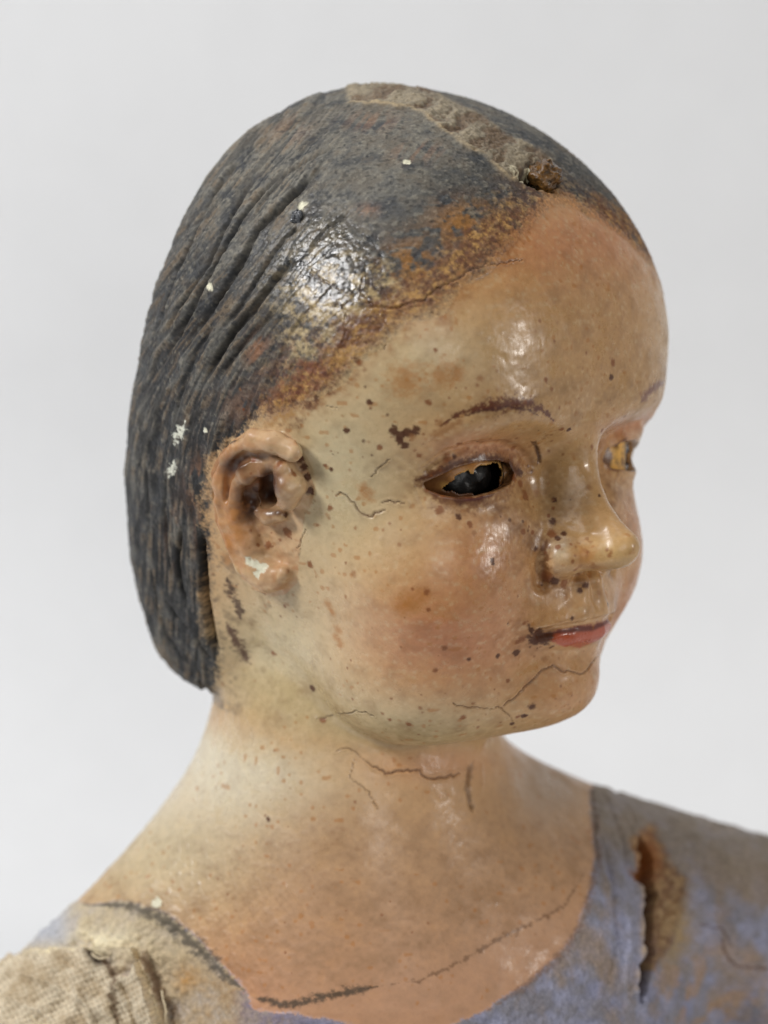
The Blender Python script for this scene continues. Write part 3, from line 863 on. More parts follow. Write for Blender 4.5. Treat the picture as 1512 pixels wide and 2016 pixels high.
hmix(sstep(560, 1000, vy) * np.clip(0.75 + (n2 - 0.5) * 1.6, 0, 0.92) * sstep(0.66, 0.46, fine) * rear, lin(26, 26, 27))
# the worn band along the hairline: rust, gold and bared ground
band = sstep(-1.55, -0.10, hd + (n1 - 0.5) * 0.9) * (hx > 470) * (hy < 850)
front = band * sstep(480, 600, hx)
hmix(front * np.clip(0.30 + (fbm(V, 2.4, 4, 81, where=WH) - 0.46) * 3.0, 0, 0.8), lin(100, 70, 54))
hmix(sstep(-0.75, -0.1, hd) * front * sstep(0.42, 0.60, fbm(V, 7.0, 4, 89, 0.7, where=WH)) * 0.8, lin(112, 68, 36))
hmix(sstep(-0.75, -0.1, hd) * front * sstep(0.52, 0.64, fbm(V, 8.0, 4, 90, 0.7, where=WH)) * 0.7, lin(70, 50, 44))
hmix(front * sstep(0.52, 0.60, fbm(V, 4.2, 3, 82, where=WH)) * 0.6 * sstep(-0.7, -0.1, hd), 'gold')
hmix(front * sstep(0.50, 0.66, fbm(V, 9.0, 4, 83, 0.65, where=WH)) * 0.6, lin(176, 148, 104))
hmix(np.clip(blob(640, 580, 90, 90) + blob(760, 570, 80, 50) + 0.7 * blob(600, 690, 60, 90), 0, 1) * sstep(0.46, 0.64, fbm(V, 4.0, 6, 84, 0.75, where=WH)) * 0.75, lin(190, 168, 124))
hmix(np.clip(blob(905, 440, 55, 40) + blob(810, 520, 55, 45) + blob(640, 770, 60, 45), 0, 1) * sstep(0.42, 0.56, fbm(V, 5.5, 3, 85, where=WH)) * 0.9, 'gold')
hmix(np.clip(blob(610, 735, 60, 60) + 0.8 * blob(570, 780, 45, 35), 0, 1) * sstep(0.42, 0.60, fbm(V, 6.0, 4, 86, 0.7, where=WH)) * 0.75, lin(116, 70, 46))
for (x, y, rx_, ry_, kk) in ((340, 1055, 10, 45, .95), (508, 690, 22, 38, .8), (395, 950, 26, 45, .6), (725, 415, 24, 12, .5), (400, 1020, 16, 70, .55), (480, 800, 45, 40, .35), (820, 300, 50, 20, .4), (735, 240, 50, 18, .4), (570, 260, 40, 30, .25)):
    hmix(blob(x, y, rx_, ry_) * kk * sstep(0.40, 0.56, fbm(np.stack([s_across * 12, s_along * 2, L[:, 0]], 1), 1.0, 3, 87, where=WH)) * 1.0, 'wood')
hmix(sstep(0.70, 0.78, vnoise(V, 14, 88)) * 0.5, 'slate')
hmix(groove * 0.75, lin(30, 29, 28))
hmix(strip * np.clip(0.65 + (ripple - 0.5) * 1.8, 0, 0.95), lin(150, 137, 114))
hmix(strip * sstep(0.52, 0.42, ripple) * 0.6, lin(106, 80, 54))
i, d, s = near_line(allw[nG + nC + nF], 0.16)
kk = np.zeros(len(V), f32); kk[i] = np.exp(-(d / 0.05) ** 2) * np.clip(n2[i] * 2.4 - 0.7, 0, 1)
hmix(kk * 0.8, lin(176, 156, 122))
col_ = col_ * (1 - hk[:, None]) + hcol * hk[:, None]
rough = rough + hk * 0.36
glossy = np.clip(blob(675, 565, 130, 115) + 0.6 * blob(640, 480, 90, 90), 0, 1) * hk
rough -= (glossy * 0.52).astype(f32)
rough += earmask * f32(0.10)
rough += (sstep(1600, 1750, vy) * 0.16 + 0.22 * blob(900, 1570, 140, 140, vx, vy)).astype(f32)
rough -= (0.08 * blob(520, 1490, 120, 110, vx, vy) + 0.16 * blob(745, 1625, 60, 70, vx, vy)).astype(f32)
# stain spreading from the hairline onto the skin
stain = sstep(0.55, 0.0, hd) * ~hairmask * is_head * (hx > 520) * (hy < 850) * (hx < 1020)
mix(np.clip(stain * (0.25 + ragged * 0.9), 0, 0.75), lin(150, 92, 44))
BAND = [(548,800),(600,768),(650,722),(700,668),(760,618),(830,578),(890,530),(935,480),(990,438)]
bd = np.full(len(V), 1e3)
for (ax, ay), (bx, by) in zip(BAND, BAND[1:]):
    t = np.clip(((hx - ax) * (bx - ax) + (hy - ay) * (by - ay)) / ((bx - ax) ** 2 + (by - ay) ** 2), 0, 1)
    bd = np.minimum(bd, np.hypot(hx - ax - t * (bx - ax), hy - ay - t * (by - ay)))
bandk = np.clip(1.25 - bd / 40.0 + (n2 - 0.5) * 1.6 + (n3 - 0.5) * 1.2, 0, 1) * is_head * ~earmask * (np.abs(L[:, 1]) < 6)
bn = fbm(V, 7.0, 5, 95, 0.7, where=WH)
mix(np.clip(bandk * 0.72 * (0.7 + (bn - 0.5)), 0, 0.8), lin(134, 84, 36))
mix(bandk * sstep(0.54, 0.64, bn) * 0.8, lin(84, 50, 34))
mix(bandk * sstep(0.48, 0.38, bn) * 0.75, lin(180, 138, 78))
mix(bandk * np.clip(blob(600, 745, 60, 55) * 1.2, 0, 1) * sstep(0.42, 0.56, fbm(V, 6.0, 4, 96, 0.7, where=WH)) * 0.7, lin(112, 62, 46))
rough -= (bandk * (1 - hk) * 0.04).astype(f32)
behind = sstep(0.75, 0.1, hd) * ~hairmask * is_head * (hx < 560) * (hy > 1080) * ~earmask
mix(np.clip(behind * ragged * 2.0, 0, 0.6), 'umber')
mix(np.clip(hole_k * 1.2, 0, 1), lin(58, 44, 22))
mix(np.clip(hole_k * sstep(0.55, 0.62, n3), 0, 0.9), lin(190, 182, 150))
# ------- cloth
dress = clothmask.astype(f32)
far = sstep(900, 1150, vx)
mix(sstep(0.05, -0.06, cd + (n4 - 0.5) * 0.12) * (1 - lk), 'blue')
mix(dress * np.clip((fbm(np.stack([vx * 0.02, vy * 0.006, V[:, 1]], 1), 1.0, 3, 91, where=WB) - 0.46) * 2, 0, 0.45), 'deep')
mix(dress * np.clip(0.3 + (n2 - 0.45) * 2.2, 0, 0.7), 'grey')
mix(dress * sstep(0.46, 0.68, fbm(V * np.array([1, 1, 0.5], f32), 1.1, 5, 92, 0.6, where=WB)) * 0.6, 'worn')
upper = sstep(120, -10, vy - np.interp(vx, [1100, 1512], [1560, 1720])) * far
mix(dress * np.clip(upper * (0.7 + ragged * 0.5), 0, 0.85), lin(148, 132, 110))
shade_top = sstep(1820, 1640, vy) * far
mix(dress * np.clip(shade_top * (0.55 + ragged * 0.6), 0, 0.75), lin(118, 108, 98))  # shading of the far shoulder's top painted into the dress colour
mix(dress * np.clip(1.3 * blob(1318, 1825, 42, 80, vx, vy), 0, 1) * np.clip(0.9 + ragged, 0, 0.95), lin(154, 130, 92))
mix(dress * np.clip(blob(1380, 1920, 120, 60, vx, vy) + blob(1400, 1990, 90, 40, vx, vy), 0, 1) * sstep(0.46, 0.62, fbm(V, 2.5, 3, 93, where=WB)) * 0.6, lin(164, 128, 84))
DMG = [(1235,1648),(1285,1630),(1318,1690),(1355,1735),(1345,1790),(1318,1850),(1295,1900),(1275,1905),(1264,1840),(1268,1780),(1252,1720)]
dm = sstep(0.08, -0.10, poly2d(vx.astype(f32), vy.astype(f32), DMG) / 100.0 + (n2 - 0.5) * 0.3 + (n3 - 0.5) * 0.2) * (V[:, 0] > 3)
mix(dm * 0.85, lin(116, 80, 44))
mix(dm * sstep(0.46, 0.58, fbm(V, 6, 4, 97, 0.65, where=WB)) * 0.8, lin(158, 130, 92))
mix(dm * blob(1275, 1690, 26, 50, vx, vy) * 0.9, lin(150, 88, 30))
disp -= (dm * (0.05 + (n3 - 0.5) * 0.15)).astype(f32)
mix(np.clip(split * 1.1, 0, 1), lin(60, 34, 14))
mix(split * blob(1265, 1690, 24, 42, vx, vy), lin(158, 92, 30))
mix(np.exp(-((vx - sp_x + 16) / 5.0) ** 2) * (vy > 1660) * (vy < 1950) * (V[:, 0] > 3) * np.clip(0.4 + ragged, 0, 0.9), lin(190, 160, 120))
# near shoulder: broken paint, bared plaster, glued cloth
sh = dress * (vx < 560)
mix(sh * np.clip(0.75 + ragged * 0.4, 0, 0.95), lin(202, 184, 148))
mix(sh * sstep(250, 470, vx) * sstep(1800, 1960, vy) * np.clip(0.6 + ragged, 0, 0.9), lin(146, 112, 72))
mix(sh * blob(370, 1925, 24, 24, vx, vy) * np.clip(0.6 + ragged, 0, 0.85), lin(176, 128, 62))
mix(sh * np.clip(blob(200, 1850, 70, 22, vx, vy) + blob(120, 1900, 60, 20, vx, vy), 0, 1) * np.clip(0.7 + ragged, 0, 1), lin(236, 224, 190))
mix(sh * sstep(170, 110, vx) * sstep(1890, 1840, vy) * np.clip(0.8 + ragged * 0.4, 0, 0.9), lin(176, 180, 190))
mix(dress * sstep(450, 500, vx) * (vx < 720) * (vy > 1950) * np.clip(0.6 + ragged, 0, 0.9), lin(116, 112, 136))
lin_k = lk.astype(f32)
mix(lin_k, 'linen')
mix(lin_k * np.clip((n2 - 0.45) * 2.4, 0, 0.7), lin(168, 146, 112))
mix(lin_k * sstep(0.2, -0.6, weave) * 0.35, lin(146, 122, 92))
mix(np.clip(gap, 0, 1) * (V[:, 0] < -3), lin(40, 24, 14))
rough += dress * 0.25 + lin_k * 0.5
# ------- painted strokes
def stroke(pts, w, c, strength, X=vx, Y=vy, region=None, breakup=1.0, taper=0.15):
    p = np.array(pts, float)
    d = np.full(len(X), 1e3); s = np.zeros(len(X))
    sel = np.nonzero((X > p[:, 0].min() - 3 * w) & (X < p[:, 0].max() + 3 * w) & (Y > p[:, 1].min() - 3 * w) & (Y < p[:, 1].max() + 3 * w) & facing)[0]
    if region is not None:
        sel = sel[region[sel]]
    d = np.full(len(sel), 1e3); s = np.zeros(len(sel)); n = len(p) - 1
    for k in range(n):
        ab = p[k + 1] - p[k]
        t = np.clip(((X[sel] - p[k, 0]) * ab[0] + (Y[sel] - p[k, 1]) * ab[1]) / (ab @ ab), 0, 1)
        q = np.hypot(X[sel] - p[k, 0] - t * ab[0], Y[sel] - p[k, 1] - t * ab[1])
        b = q < d
        d = np.where(b, q, d); s = np.where(b, (k + t) / n, s)
    ww = w * np.clip(np.minimum(s, 1 - s) / taper, 0.15, 1)
    k = np.clip(1.3 - d / ww + (n3[sel] - 0.5) * 2.2 * breakup + (n4[sel] - 0.5) * 1.2 * breakup, 0, 1) * strength
    mix(k, c, sel)
stroke([(868,838),(905,815),(950,801),(1000,794),(1045,797),(1075,812),(1090,830)], 13, lin(92, 42, 24), 0.92, breakup=1.3, taper=0.42)
stroke([(905,822),(950,808),(1000,802),(1040,806),(1066,822)], 3.5, lin(70, 30, 22), 0.8, breakup=0.8)
stroke([(845,870),(870,850),(905,832)], 7, 'tan', 0.6)
stroke([(1262,792),(1284,764),(1309,750)], 8, lin(112, 66, 54), 0.85, breakup=0.7)
stroke([(826,946),(858,930),(894,912),(933,900),(975,896),(1008,906),(1020,930)], 20, lin(128, 80, 46), 0.55, breakup=1.0, taper=0.12)
stroke([(836,966),(871,986),(906,994),(945,990),(985,975),(1012,955)], 16, lin(120, 76, 42), 0.5, breakup=1.2, taper=0.12)
stroke([(812,947),(826,950),(842,958)], 9, lin(110, 72, 40), 0.8, breakup=0.8)
stroke([(818,946),(852,934),(894,915),(933,905),(975,901),(1003,911),(1012,930),(1006,950)], 10, lin(82, 44, 24), 0.92, breakup=0.6, taper=0.1)
stroke([(838,962),(871,978),(906,985),(940,982),(975,972)], 10, lin(104, 60, 32), 0.9, breakup=0.8)
stroke([(900,985),(935,983),(965,976)], 3.5, lin(80, 24, 20), 0.9, breakup=0.5)
stroke([(1190,890),(1214,878),(1236,862)], 3.5, lin(84, 44, 26), 0.8, breakup=0.4)
stroke([(1193,905),(1200,922),(1216,927),(1240,915)], 4, lin(110, 66, 34), 0.7, breakup=0.5)
stroke([(1045,868),(1056,880),(1062,900),(1058,915)], 5, lin(84, 50, 26), 0.85, breakup=0.6)
stroke([(447,1138),(455,1165),(468,1192),(474,1218)], 9, lin(70, 40, 20), 0.9, breakup=1.3)
stroke([(446,1226),(460,1255),(478,1285),(494,1308)], 9, lin(80, 44, 20), 0.9, breakup=1.3)
stroke([(1076,1062),(1072,1095),(1070,1130),(1080,1145)], 8, lin(106, 62, 30), 0.75, breakup=1.2)
body_r = V[:, 2] < -6.2
stroke([(165,1782),(250,1784),(310,1801),(360,1836),(410,1886),(450,1926),(482,1950)], 15, lin(72, 66, 58), 0.85, region=body_r, breakup=1.0, taper=0.3)
stroke([(495,1963),(540,1975),(580,1979),(640,1962),(700,1951),(745,1942)], 8, lin(70, 56, 40), 0.9, region=body_r, breakup=1.2)
stroke([(740,1943),(830,1930),(905,1893),(960,1862),(1040,1820),(1110,1785),(1150,1720)], 3.5, lin(110, 76, 46), 0.7, region=body_r, breakup=2.2)
stroke([(1165,1555),(1172,1620),(1176,1690),(1165,1745),(1140,1828),(1100,1885),(1030,1945),(960,1988)], 7, lin(106, 84, 72), 0.6, region=body_r, breakup=1.4)
stroke([(1000,330),(1014,346),(1030,362)], 5, lin(206, 196, 166), 0.9, breakup=2.2)
stroke([(1035,330),(1040,345),(1046,356)], 4, lin(206, 196, 166), 0.9, breakup=2.0)
for pts, w in (([(368,828),(358,845),(352,862),(344,878)], 6), ([(345,905),(340,922),(334,942)], 5), ([(404,840),(402,852)], 4), ([(352,850),(344,866)], 5)):
    stroke(pts, w, lin(216, 216, 200), 0.95, breakup=2.4, taper=0.3)
stroke([(205,1888),(222,1905),(234,1925),(226,1955),(238,2020)], 8, lin(92, 66, 40), 0.8, region=body_r, breakup=1.2)  # dark shading along the linen seam painted on
stroke([(268,1868),(288,1905),(304,1945),(322,1985),(334,2030)], 5, lin(226, 206, 166), 0.8, region=body_r, breakup=1.0)  # lighter lit edge of the ridge painted on
stroke([(280,1870),(302,1905),(318,1945),(336,1985),(348,2030)], 8, lin(104, 76, 46), 0.75, region=body_r, breakup=1.2)  # shade beside the ridge painted on
stroke([(60,1892),(120,1876),(175,1870),(210,1885)], 5, lin(236, 222, 186), 0.7, region=body_r, breakup=1.6)  # highlight along the linen's upper edge painted on
stroke([(930,1500),(921,1550),(932,1602)], 6, lin(120, 92, 62), 0.6, region=body_r)
# lips
lk2 = sstep(0.03, -0.03, lip_d + (n3 - 0.5) * 0.10) * is_head * (L[:, 1] > 3.5)
mouth_y = np.interp(hx, [1060, 1100, 1140, 1185, 1200], [1254, 1247, 1244, 1241, 1240])
mix(lk2 * 0.9, 'red')
mix(lk2 * sstep(3, -3, hy - mouth_y) * 0.95, 'redbrown')  # upper lip: shade of its overhang painted in dark red-brown
rough += (lk2 * sstep(3, -3, hy - mouth_y) * 0.25).astype(f32)
mix(lk2 * sstep(1105, 1070, hx) * 0.7, 'brown')
for j, (x, y, r, tone) in enumerate(SPOTS):
    dab(allw[base + j][0], r / 92.0, ('dark', 'brown', 'tan')[tone], (0.95, 0.85, 0.7)[tone], (0.35, 0.45, 0.6)[tone])
o2 = base + len(SPOTS) + len(OCHRE)
for j, (x, y, r) in enumerate(CHIPS):
    i, k = dab(allw[o2 + j][0], r / 80.0, 'gesso', 0.95, 0.25)
    disp[i] -= 0.012 * k
    rough[i] = np.maximum(rough[i], 0.7 * k)
o3 = o2 + len(CHIPS)
for j, (x, y, r, tone) in enumerate(extra):
    w = allw[o3 + j][0]
    dab(w, r / 95.0, ('dark', 'brown', 'tan')[tone], (0.8, 0.7, 0.5)[tone], 0.6)
mix(np.clip(crack * 0.8, 0, 1) * (1 - 0.2 * hk), lin(86, 52, 26))
# the hollow behind the eyes, its shade painted in as black
A_ = mirror(L)
qe = np.sqrt(((A_ - EYE_C.astype(f32)) ** 2).sum(1))
mix((qe < EYE_R - 0.085).astype(f32), 'black')
rough += np.where(qe < EYE_R - 0.085, 0.5, 0).astype(f32)
rough = np.clip(rough + (n3 - 0.5) * 0.16 + (n2 - 0.5) * 0.30 + (n1 - 0.5) * 0.20, 0.15, 0.95).astype(f32)
col_ = np.clip(col_, 0.003, 0.9).astype(f32)
V = (V + nrm * disp[:, None]).astype(f32)
nrm = vertex_normals(V, Q, NG)
# ------------------------------------------------------------------ materials
def new_mat(name):
    m = bpy.data.materials.new(name)
    m.use_nodes = True
    nt = m.node_tree
    return m, nt, nt.nodes["Principled BSDF"]
def painted(name, coat=0.0, bump=0.25, scale=1400.0, vary=0.22, stretch=(1, 1, 1), brush=0.0, patch=0.0):
    m, nt, b = new_mat(name)
    N = nt.nodes.new
    at = N('ShaderNodeAttribute'); at.attribute_name = 'pigment'
    ar = N('ShaderNodeAttribute'); ar.attribute_name = 'rough'
    tc = N('ShaderNodeTexCoord'); mp = N('ShaderNodeMapping'); mp.inputs['Scale'].default_value = stretch
    nt.links.new(tc.outputs['Object'], mp.inputs[0])
    no = N('ShaderNodeTexNoise'); no.inputs['Scale'].default_value = scale; no.inputs['Detail'].default_value = 4; no.inputs['Roughness'].default_value = 0.65
    nt.links.new(mp.outputs[0], no.inputs['Vector'])
    mr = N('ShaderNodeMapRange'); mr.inputs[1].default_value = 0.3; mr.inputs[2].default_value = 0.7
    mr.inputs[3].default_value = 1 - vary; mr.inputs[4].default_value = 1 + vary
    nt.links.new(no.outputs[0], mr.inputs[0])
    mu = N('ShaderNodeVectorMath'); mu.operation = 'SCALE'
    nt.links.new(at.outputs['Color'], mu.inputs[0]); nt.links.new(mr.outputs[0], mu.inputs['Scale'])
    nt.links.new(mu.outputs[0], b.inputs['Base Color'])
    ra = N('ShaderNodeMath'); ra.operation = 'MULTIPLY_ADD'; ra.inputs[1].default_value = 0.25
    nt.links.new(no.outputs[0], ra.inputs[0])
    su = N('ShaderNodeMath'); su.operation = 'SUBTRACT'; su.inputs[1].default_value = 0.125
    nt.links.new(ar.outputs['Fac'], su.inputs[0]); nt.links.new(su.outputs[0], ra.inputs[2])
    last = ra.outputs[0]
    if patch:                               # varnish worn dull in places
        pn = N('ShaderNodeTexNoise'); pn.inputs['Scale'].default_value = 170; pn.inputs['Detail'].default_value = 6; pn.inputs['Roughness'].default_value = 0.7
        nt.links.new(tc.outputs['Object'], pn.inputs['Vector'])
        pr = N('ShaderNodeMapRange'); pr.inputs[1].default_value = 0.42; pr.inputs[2].default_value = 0.62; pr.inputs[3].default_value = -patch * 0.3; pr.inputs[4].default_value = patch
        nt.links.new(pn.outputs[0], pr.inputs[0])
        pa = N('ShaderNodeMath'); pa.operation = 'ADD'; pa.use_clamp = True
        nt.links.new(last, pa.inputs[0]); nt.links.new(pr.outputs[0], pa.inputs[1])
        last = pa.outputs[0]
    nt.links.new(last, b.inputs['Roughness'])
    bp = N('ShaderNodeBump'); bp.inputs['Strength'].default_value = bump; bp.inputs['Distance'].default_value = 0.0003
    nt.links.new(no.outputs[0], bp.inputs['Height'])
    if brush:                               # the marks of the brush, drawn downwards
        m2 = N('ShaderNodeMapping'); m2.inputs['Scale'].default_value = (1, 1, 0.10)
        nt.links.new(tc.outputs['Object'], m2.inputs[0])
        n5 = N('ShaderNodeTexNoise'); n5.inputs['Scale'].default_value = 1500; n5.inputs['Detail'].default_value = 2
        nt.links.new(m2.outputs[0], n5.inputs['Vector'])
        b2 = N('ShaderNodeBump'); b2.inputs['Strength'].default_value = brush; b2.inputs['Distance'].default_value = 0.0003
        nt.links.new(n5.outputs[0], b2.inputs['Height']); nt.links.new(bp.outputs[0], b2.inputs['Normal'])
        bp = b2
    nt.links.new(bp.outputs[0], b.inputs['Normal'])
    b.inputs['Coat Weight'].default_value = coat
    b.inputs['Coat Roughness'].default_value = 0.16
    nt.links.new(bp.outputs[0], b.inputs['Coat Normal'])
    return m
M_SKIN = painted('aged_flesh_paint', 0.08, 0.08, 700, 0.06, brush=0.10, patch=0.15)
M_HAIR = painted('worn_hair_paint', 0.0, 0.28, 1500, 0.30)
M_HAIR.node_tree.nodes['Principled BSDF'].inputs['Specular IOR Level'].default_value = 0.5
M_DRESS = painted('worn_blue_paint', 0.0, 0.5, 1200, 0.25)
M_LINEN = painted('glued_linen', 0.0, 0.6, 2200, 0.25)

# ------------------------------------------------------------------ the figure and its parts
root = bpy.data.objects.new("carved_figure", None)
col.objects.link(root)
root.location = (0, 0, Z_BASE * U)
root["label"] = "old painted wooden bust of a child with chipped dark hair and worn blue dress"
root["category"] = "sculpture"
OFF = Vector((0, 0, -Z_BASE * U))
def attach(o, parent=None):
    o.parent = parent or root
    if parent is None:
        o.location = OFF
    return o
part = np.zeros(len(V), np.int8)
part[hairmask] = 1
part[earmask & (L[:, 0] < 0)] = 2
part[earmask & (L[:, 0] > 0)] = 3
part[lipmask] = 4
part[clothmask] = 5
part[sleevemask] = 6
part[linenmask] = 7
def set_attr(me, name, kind, data):
    a = me.attributes.new(name, kind, 'POINT')
    a.data.foreach_set('color' if kind == 'FLOAT_COLOR' else 'value', np.ascontiguousarray(data, f32).ravel())
fq = part[Q].max(1)
fn = np.array([part[g].max() for g in NG]) if NG else np.zeros(0)
remap = np.empty(len(V), np.int64)
OBJ = {}
for pid, name, mat in ((0, 'head_and_chest', M_SKIN), (1, 'hair', M_HAIR), (2, 'ear', M_SKIN), (3, 'ear', M_SKIN), (4, 'lips', M_SKIN),
                       (5, 'dress', M_DRESS), (6, 'sleeve', M_DRESS), (7, 'linen_wrap', M_LINEN)):
    q = Q[fq == pid]
    ng = [NG[k] for k in np.nonzero(fn == pid)[0]] if len(fn) else []
    use = np.unique(np.concatenate([q.ravel()] + [np.array(g) for g in ng]).astype(np.int64)) if len(q) else np.zeros(0, int)
    if not len(use):
        continue
    remap[use] = np.arange(len(use))
    nl = q.size + sum(len(g) for g in ng)
    me = bpy.data.meshes.new(name)
    me.vertices.add(len(use)); me.loops.add(nl); me.polygons.add(len(q) + len(ng))
    me.vertices.foreach_set("co", (V[use] * U).astype(f32).ravel())
    me.loops.foreach_set("vertex_index", np.concatenate([remap[q].ravel()] + [remap[np.array(g)] for g in ng]).astype(np.int32))
    tot = np.concatenate([np.full(len(q), 4), [len(g) for g in ng]]).astype(np.int32)
    me.polygons.foreach_set("loop_start", np.concatenate([[0], np.cumsum(tot)[:-1]]).astype(np.int32))
    me.update(calc_edges=True)
    me.polygons.foreach_set("use_smooth", np.ones(len(tot), bool))
    set_attr(me, 'pigment', 'FLOAT_COLOR', np.concatenate([col_[use], np.ones((len(use), 1), f32)], 1))
    set_attr(me, 'rough', 'FLOAT', rough[use])
    me.normals_split_custom_set_from_vertices(nrm[use].astype(f32))
    me.materials.append(mat)
    o = bpy.data.objects.new(name, me)
    col.objects.link(o)
    OBJ[pid] = attach(o)
for k, t in {1: "carved dark grey hair worn to brown along the hairline", 7: "frayed linen glued round the near arm", 6: "grey blue sleeve of the far arm, split at the shoulder",
             5: "worn lilac blue dress painted on the wood"}.items():
    if k in OBJ:
        OBJ[k]["label"] = t
# ---- inlaid eyes: thin shells, broken open
def flat_mat(name, c, rough_=0.5, noise=0.3, scale=900.0, bump=0.3, spec=0.5):
    m, nt, b = new_mat(name)
    N = nt.nodes.new
    no = N('ShaderNodeTexNoise'); no.inputs['Scale'].default_value = scale; no.inputs['Detail'].default_value = 5
    tc = N('ShaderNodeTexCoord'); nt.links.new(tc.outputs['Object'], no.inputs['Vector'])
    cr = N('ShaderNodeValToRGB')
    cr.color_ramp.elements[0].position, cr.color_ramp.elements[1].position = 0.35, 0.65
    cr.color_ramp.elements[0].color = (*(c * (1 - noise)), 1); cr.color_ramp.elements[1].color = (*(c * (1 + noise)), 1)
    nt.links.new(no.outputs[0], cr.inputs[0]); nt.links.new(cr.outputs[0], b.inputs['Base Color'])
    bp = N('ShaderNodeBump'); bp.inputs['Strength'].default_value = bump; bp.inputs['Distance'].default_value = 0.0004
    nt.links.new(no.outputs[0], bp.inputs['Height']); nt.links.new(bp.outputs[0], b.inputs['Normal'])
    b.inputs['Roughness'].default_value = rough_
    b.inputs['Specular IOR Level'].default_value = spec
    return m
M_EYE = painted('amber_eye_shell', 0.0, 0.2, 900, 0.15)
HOLES_NEAR = [[(872,962),(885,952),(898,940),(910,930),(922,926),(928,934),(936,925),(942,917),(978,911),(986,930),(982,950),(978,975),(952,974),(940,978),(925,970),(905,971),(892,966)],
              [(992,910),(1006,914),(1014,932),(1006,952),(990,966),(987,950),(994,936)]]
HOLES_FAR = [[(1229,912),(1233,892),(1239,870),(1252,858),(1275,852),(1275,915),(1250,918)]]
for side, holes in ((-1, HOLES_NEAR), (1, HOLES_FAR)):
    S = np.array([side, 1, 1.0])
    c, n_, u_, v_ = EYE_C * S, eye_n * S, eye_u * S, eye_v * S
    NA, NR = 120, 60
    pts, faces = [], []
    r = EYE_R - 0.125
    for i in range(NR + 1):
        al = math.radians(88) * i / NR
        for j in range(NA):
            ph = 2 * math.pi * j / NA
            pts.append(c + r * (math.cos(al) * n_ + math.sin(al) * (math.cos(ph) * u_ + math.sin(ph) * v_)))
    P_ = to_world(np.array(pts))
    ex, ey = project(P_)
    nz = (fbm(P_, 9.0, 3, 5) - 0.5) * 9
    inside = np.zeros(len(P_), bool)
    for hpoly in holes:
        inside |= (poly2d(ex, ey, hpoly) + nz) < 0
    for i in range(NR):
        for j in range(NA):
            f = (i * NA + j, i * NA + (j + 1) % NA, (i + 1) * NA + (j + 1) % NA, (i + 1) * NA + j)
            if i == 0:
                f = (f[0], f[2], f[3])
            if inside[list(f)].sum() < 2:
                faces.append(f if side > 0 else f[::-1])
    me = bpy.data.meshes.new('eye_shell')
    me.from_pydata((P_ * U).tolist(), [], faces)
    me.polygons.foreach_set("use_smooth", np.ones(len(me.polygons), bool))
    pk = np.repeat(lin(96, 60, 30)[None], len(P_), 0)
    def em(k, c):
        global pk
        pk = pk * (1 - k[:, None]) + c * k[:, None]
    nzz = fbm(P_, 7.0, 4, 6)
    hole_e = np.min([poly2d(ex, ey, h_) for h_ in holes], 0)
    if side < 0:
        ax_, ay_ = ex - 905, ey - 931
        em(np.clip(1.5 - np.hypot((ax_ * 0.9 - ay_ * 0.42) / 46, (ax_ * 0.42 + ay_ * 0.9) / 13) + (nzz - 0.5) * 1.6, 0, 1) * 0.85, lin(176, 120, 52))
        em(np.clip(1.3 - np.hypot((ex - 872) / 14, (ey - 956) / 9) + (nzz - 0.5), 0, 1) * 0.9, lin(226, 180, 96))
        em(np.exp(-np.maximum(hole_e, 0) / 3.0) * 0.6 * sstep(950, 925, ey), lin(222, 174, 92))
        em(sstep(886, 866, ex + (nzz - 0.5) * 20) * 0.85, lin(126, 86, 50))
        em(sstep(960, 970, ey + (nzz - 0.5) * 10) * 0.8, lin(84, 50, 26))
        em(sstep(985, 992, ex) * 0.8, lin(150, 128, 104))
    else:
        em(np.clip((nzz - 0.2) * 3, 0, 1) * 0.97, lin(228, 176, 88))
        em(sstep(1224, 1232, ex + (nzz - 0.5) * 12), lin(44, 34, 34))
        em(sstep(1206, 1197, ex + (nzz - 0.5) * 14) * 0.9, lin(96, 56, 26))
    set_attr(me, 'pigment', 'FLOAT_COLOR', np.concatenate([pk, np.ones((len(pk), 1))], 1))
    set_attr(me, 'rough', 'FLOAT', np.full(len(pk), 0.35))
    me.materials.append(M_EYE)
    o = bpy.data.objects.new('eye_shell', me); col.objects.link(o); attach(o)
    o["label"] = "amber shell of the broken inlaid eye"
    sm = o.modifiers.new("thickness", 'SOLIDIFY'); sm.thickness = 0.0003; sm.offset = -1
M_CORE = flat_mat('dark_eye_core', lin(12, 9, 7), 0.34, 0.5, 700, 0.3)
for side in (-1, 1):
    import bmesh
    bm = bmesh.new()
    bmesh.ops.create_icosphere(bm, subdivisions=5, radius=(EYE_R - 0.30) * U)
    dn = np.array([v.co[:] for v in bm.verts]); kn = 1 + (fbm(dn / U, 2.5, 4, 9) - 0.5) * 0.25
    cw = to_world(EYE_C * np.array([side, 1, 1.0]))
    for v, p, k in zip(bm.verts, dn, kn):
        v.co = Vector(p * k + cw * U)
    for f in bm.faces:
        f.smooth = True
    me = bpy.data.meshes.new('eye_core'); bm.to_mesh(me); bm.free()
    me.materials.append(M_CORE)
    o = bpy.data.objects.new('eye_core', me); col.objects.link(o); attach(o)
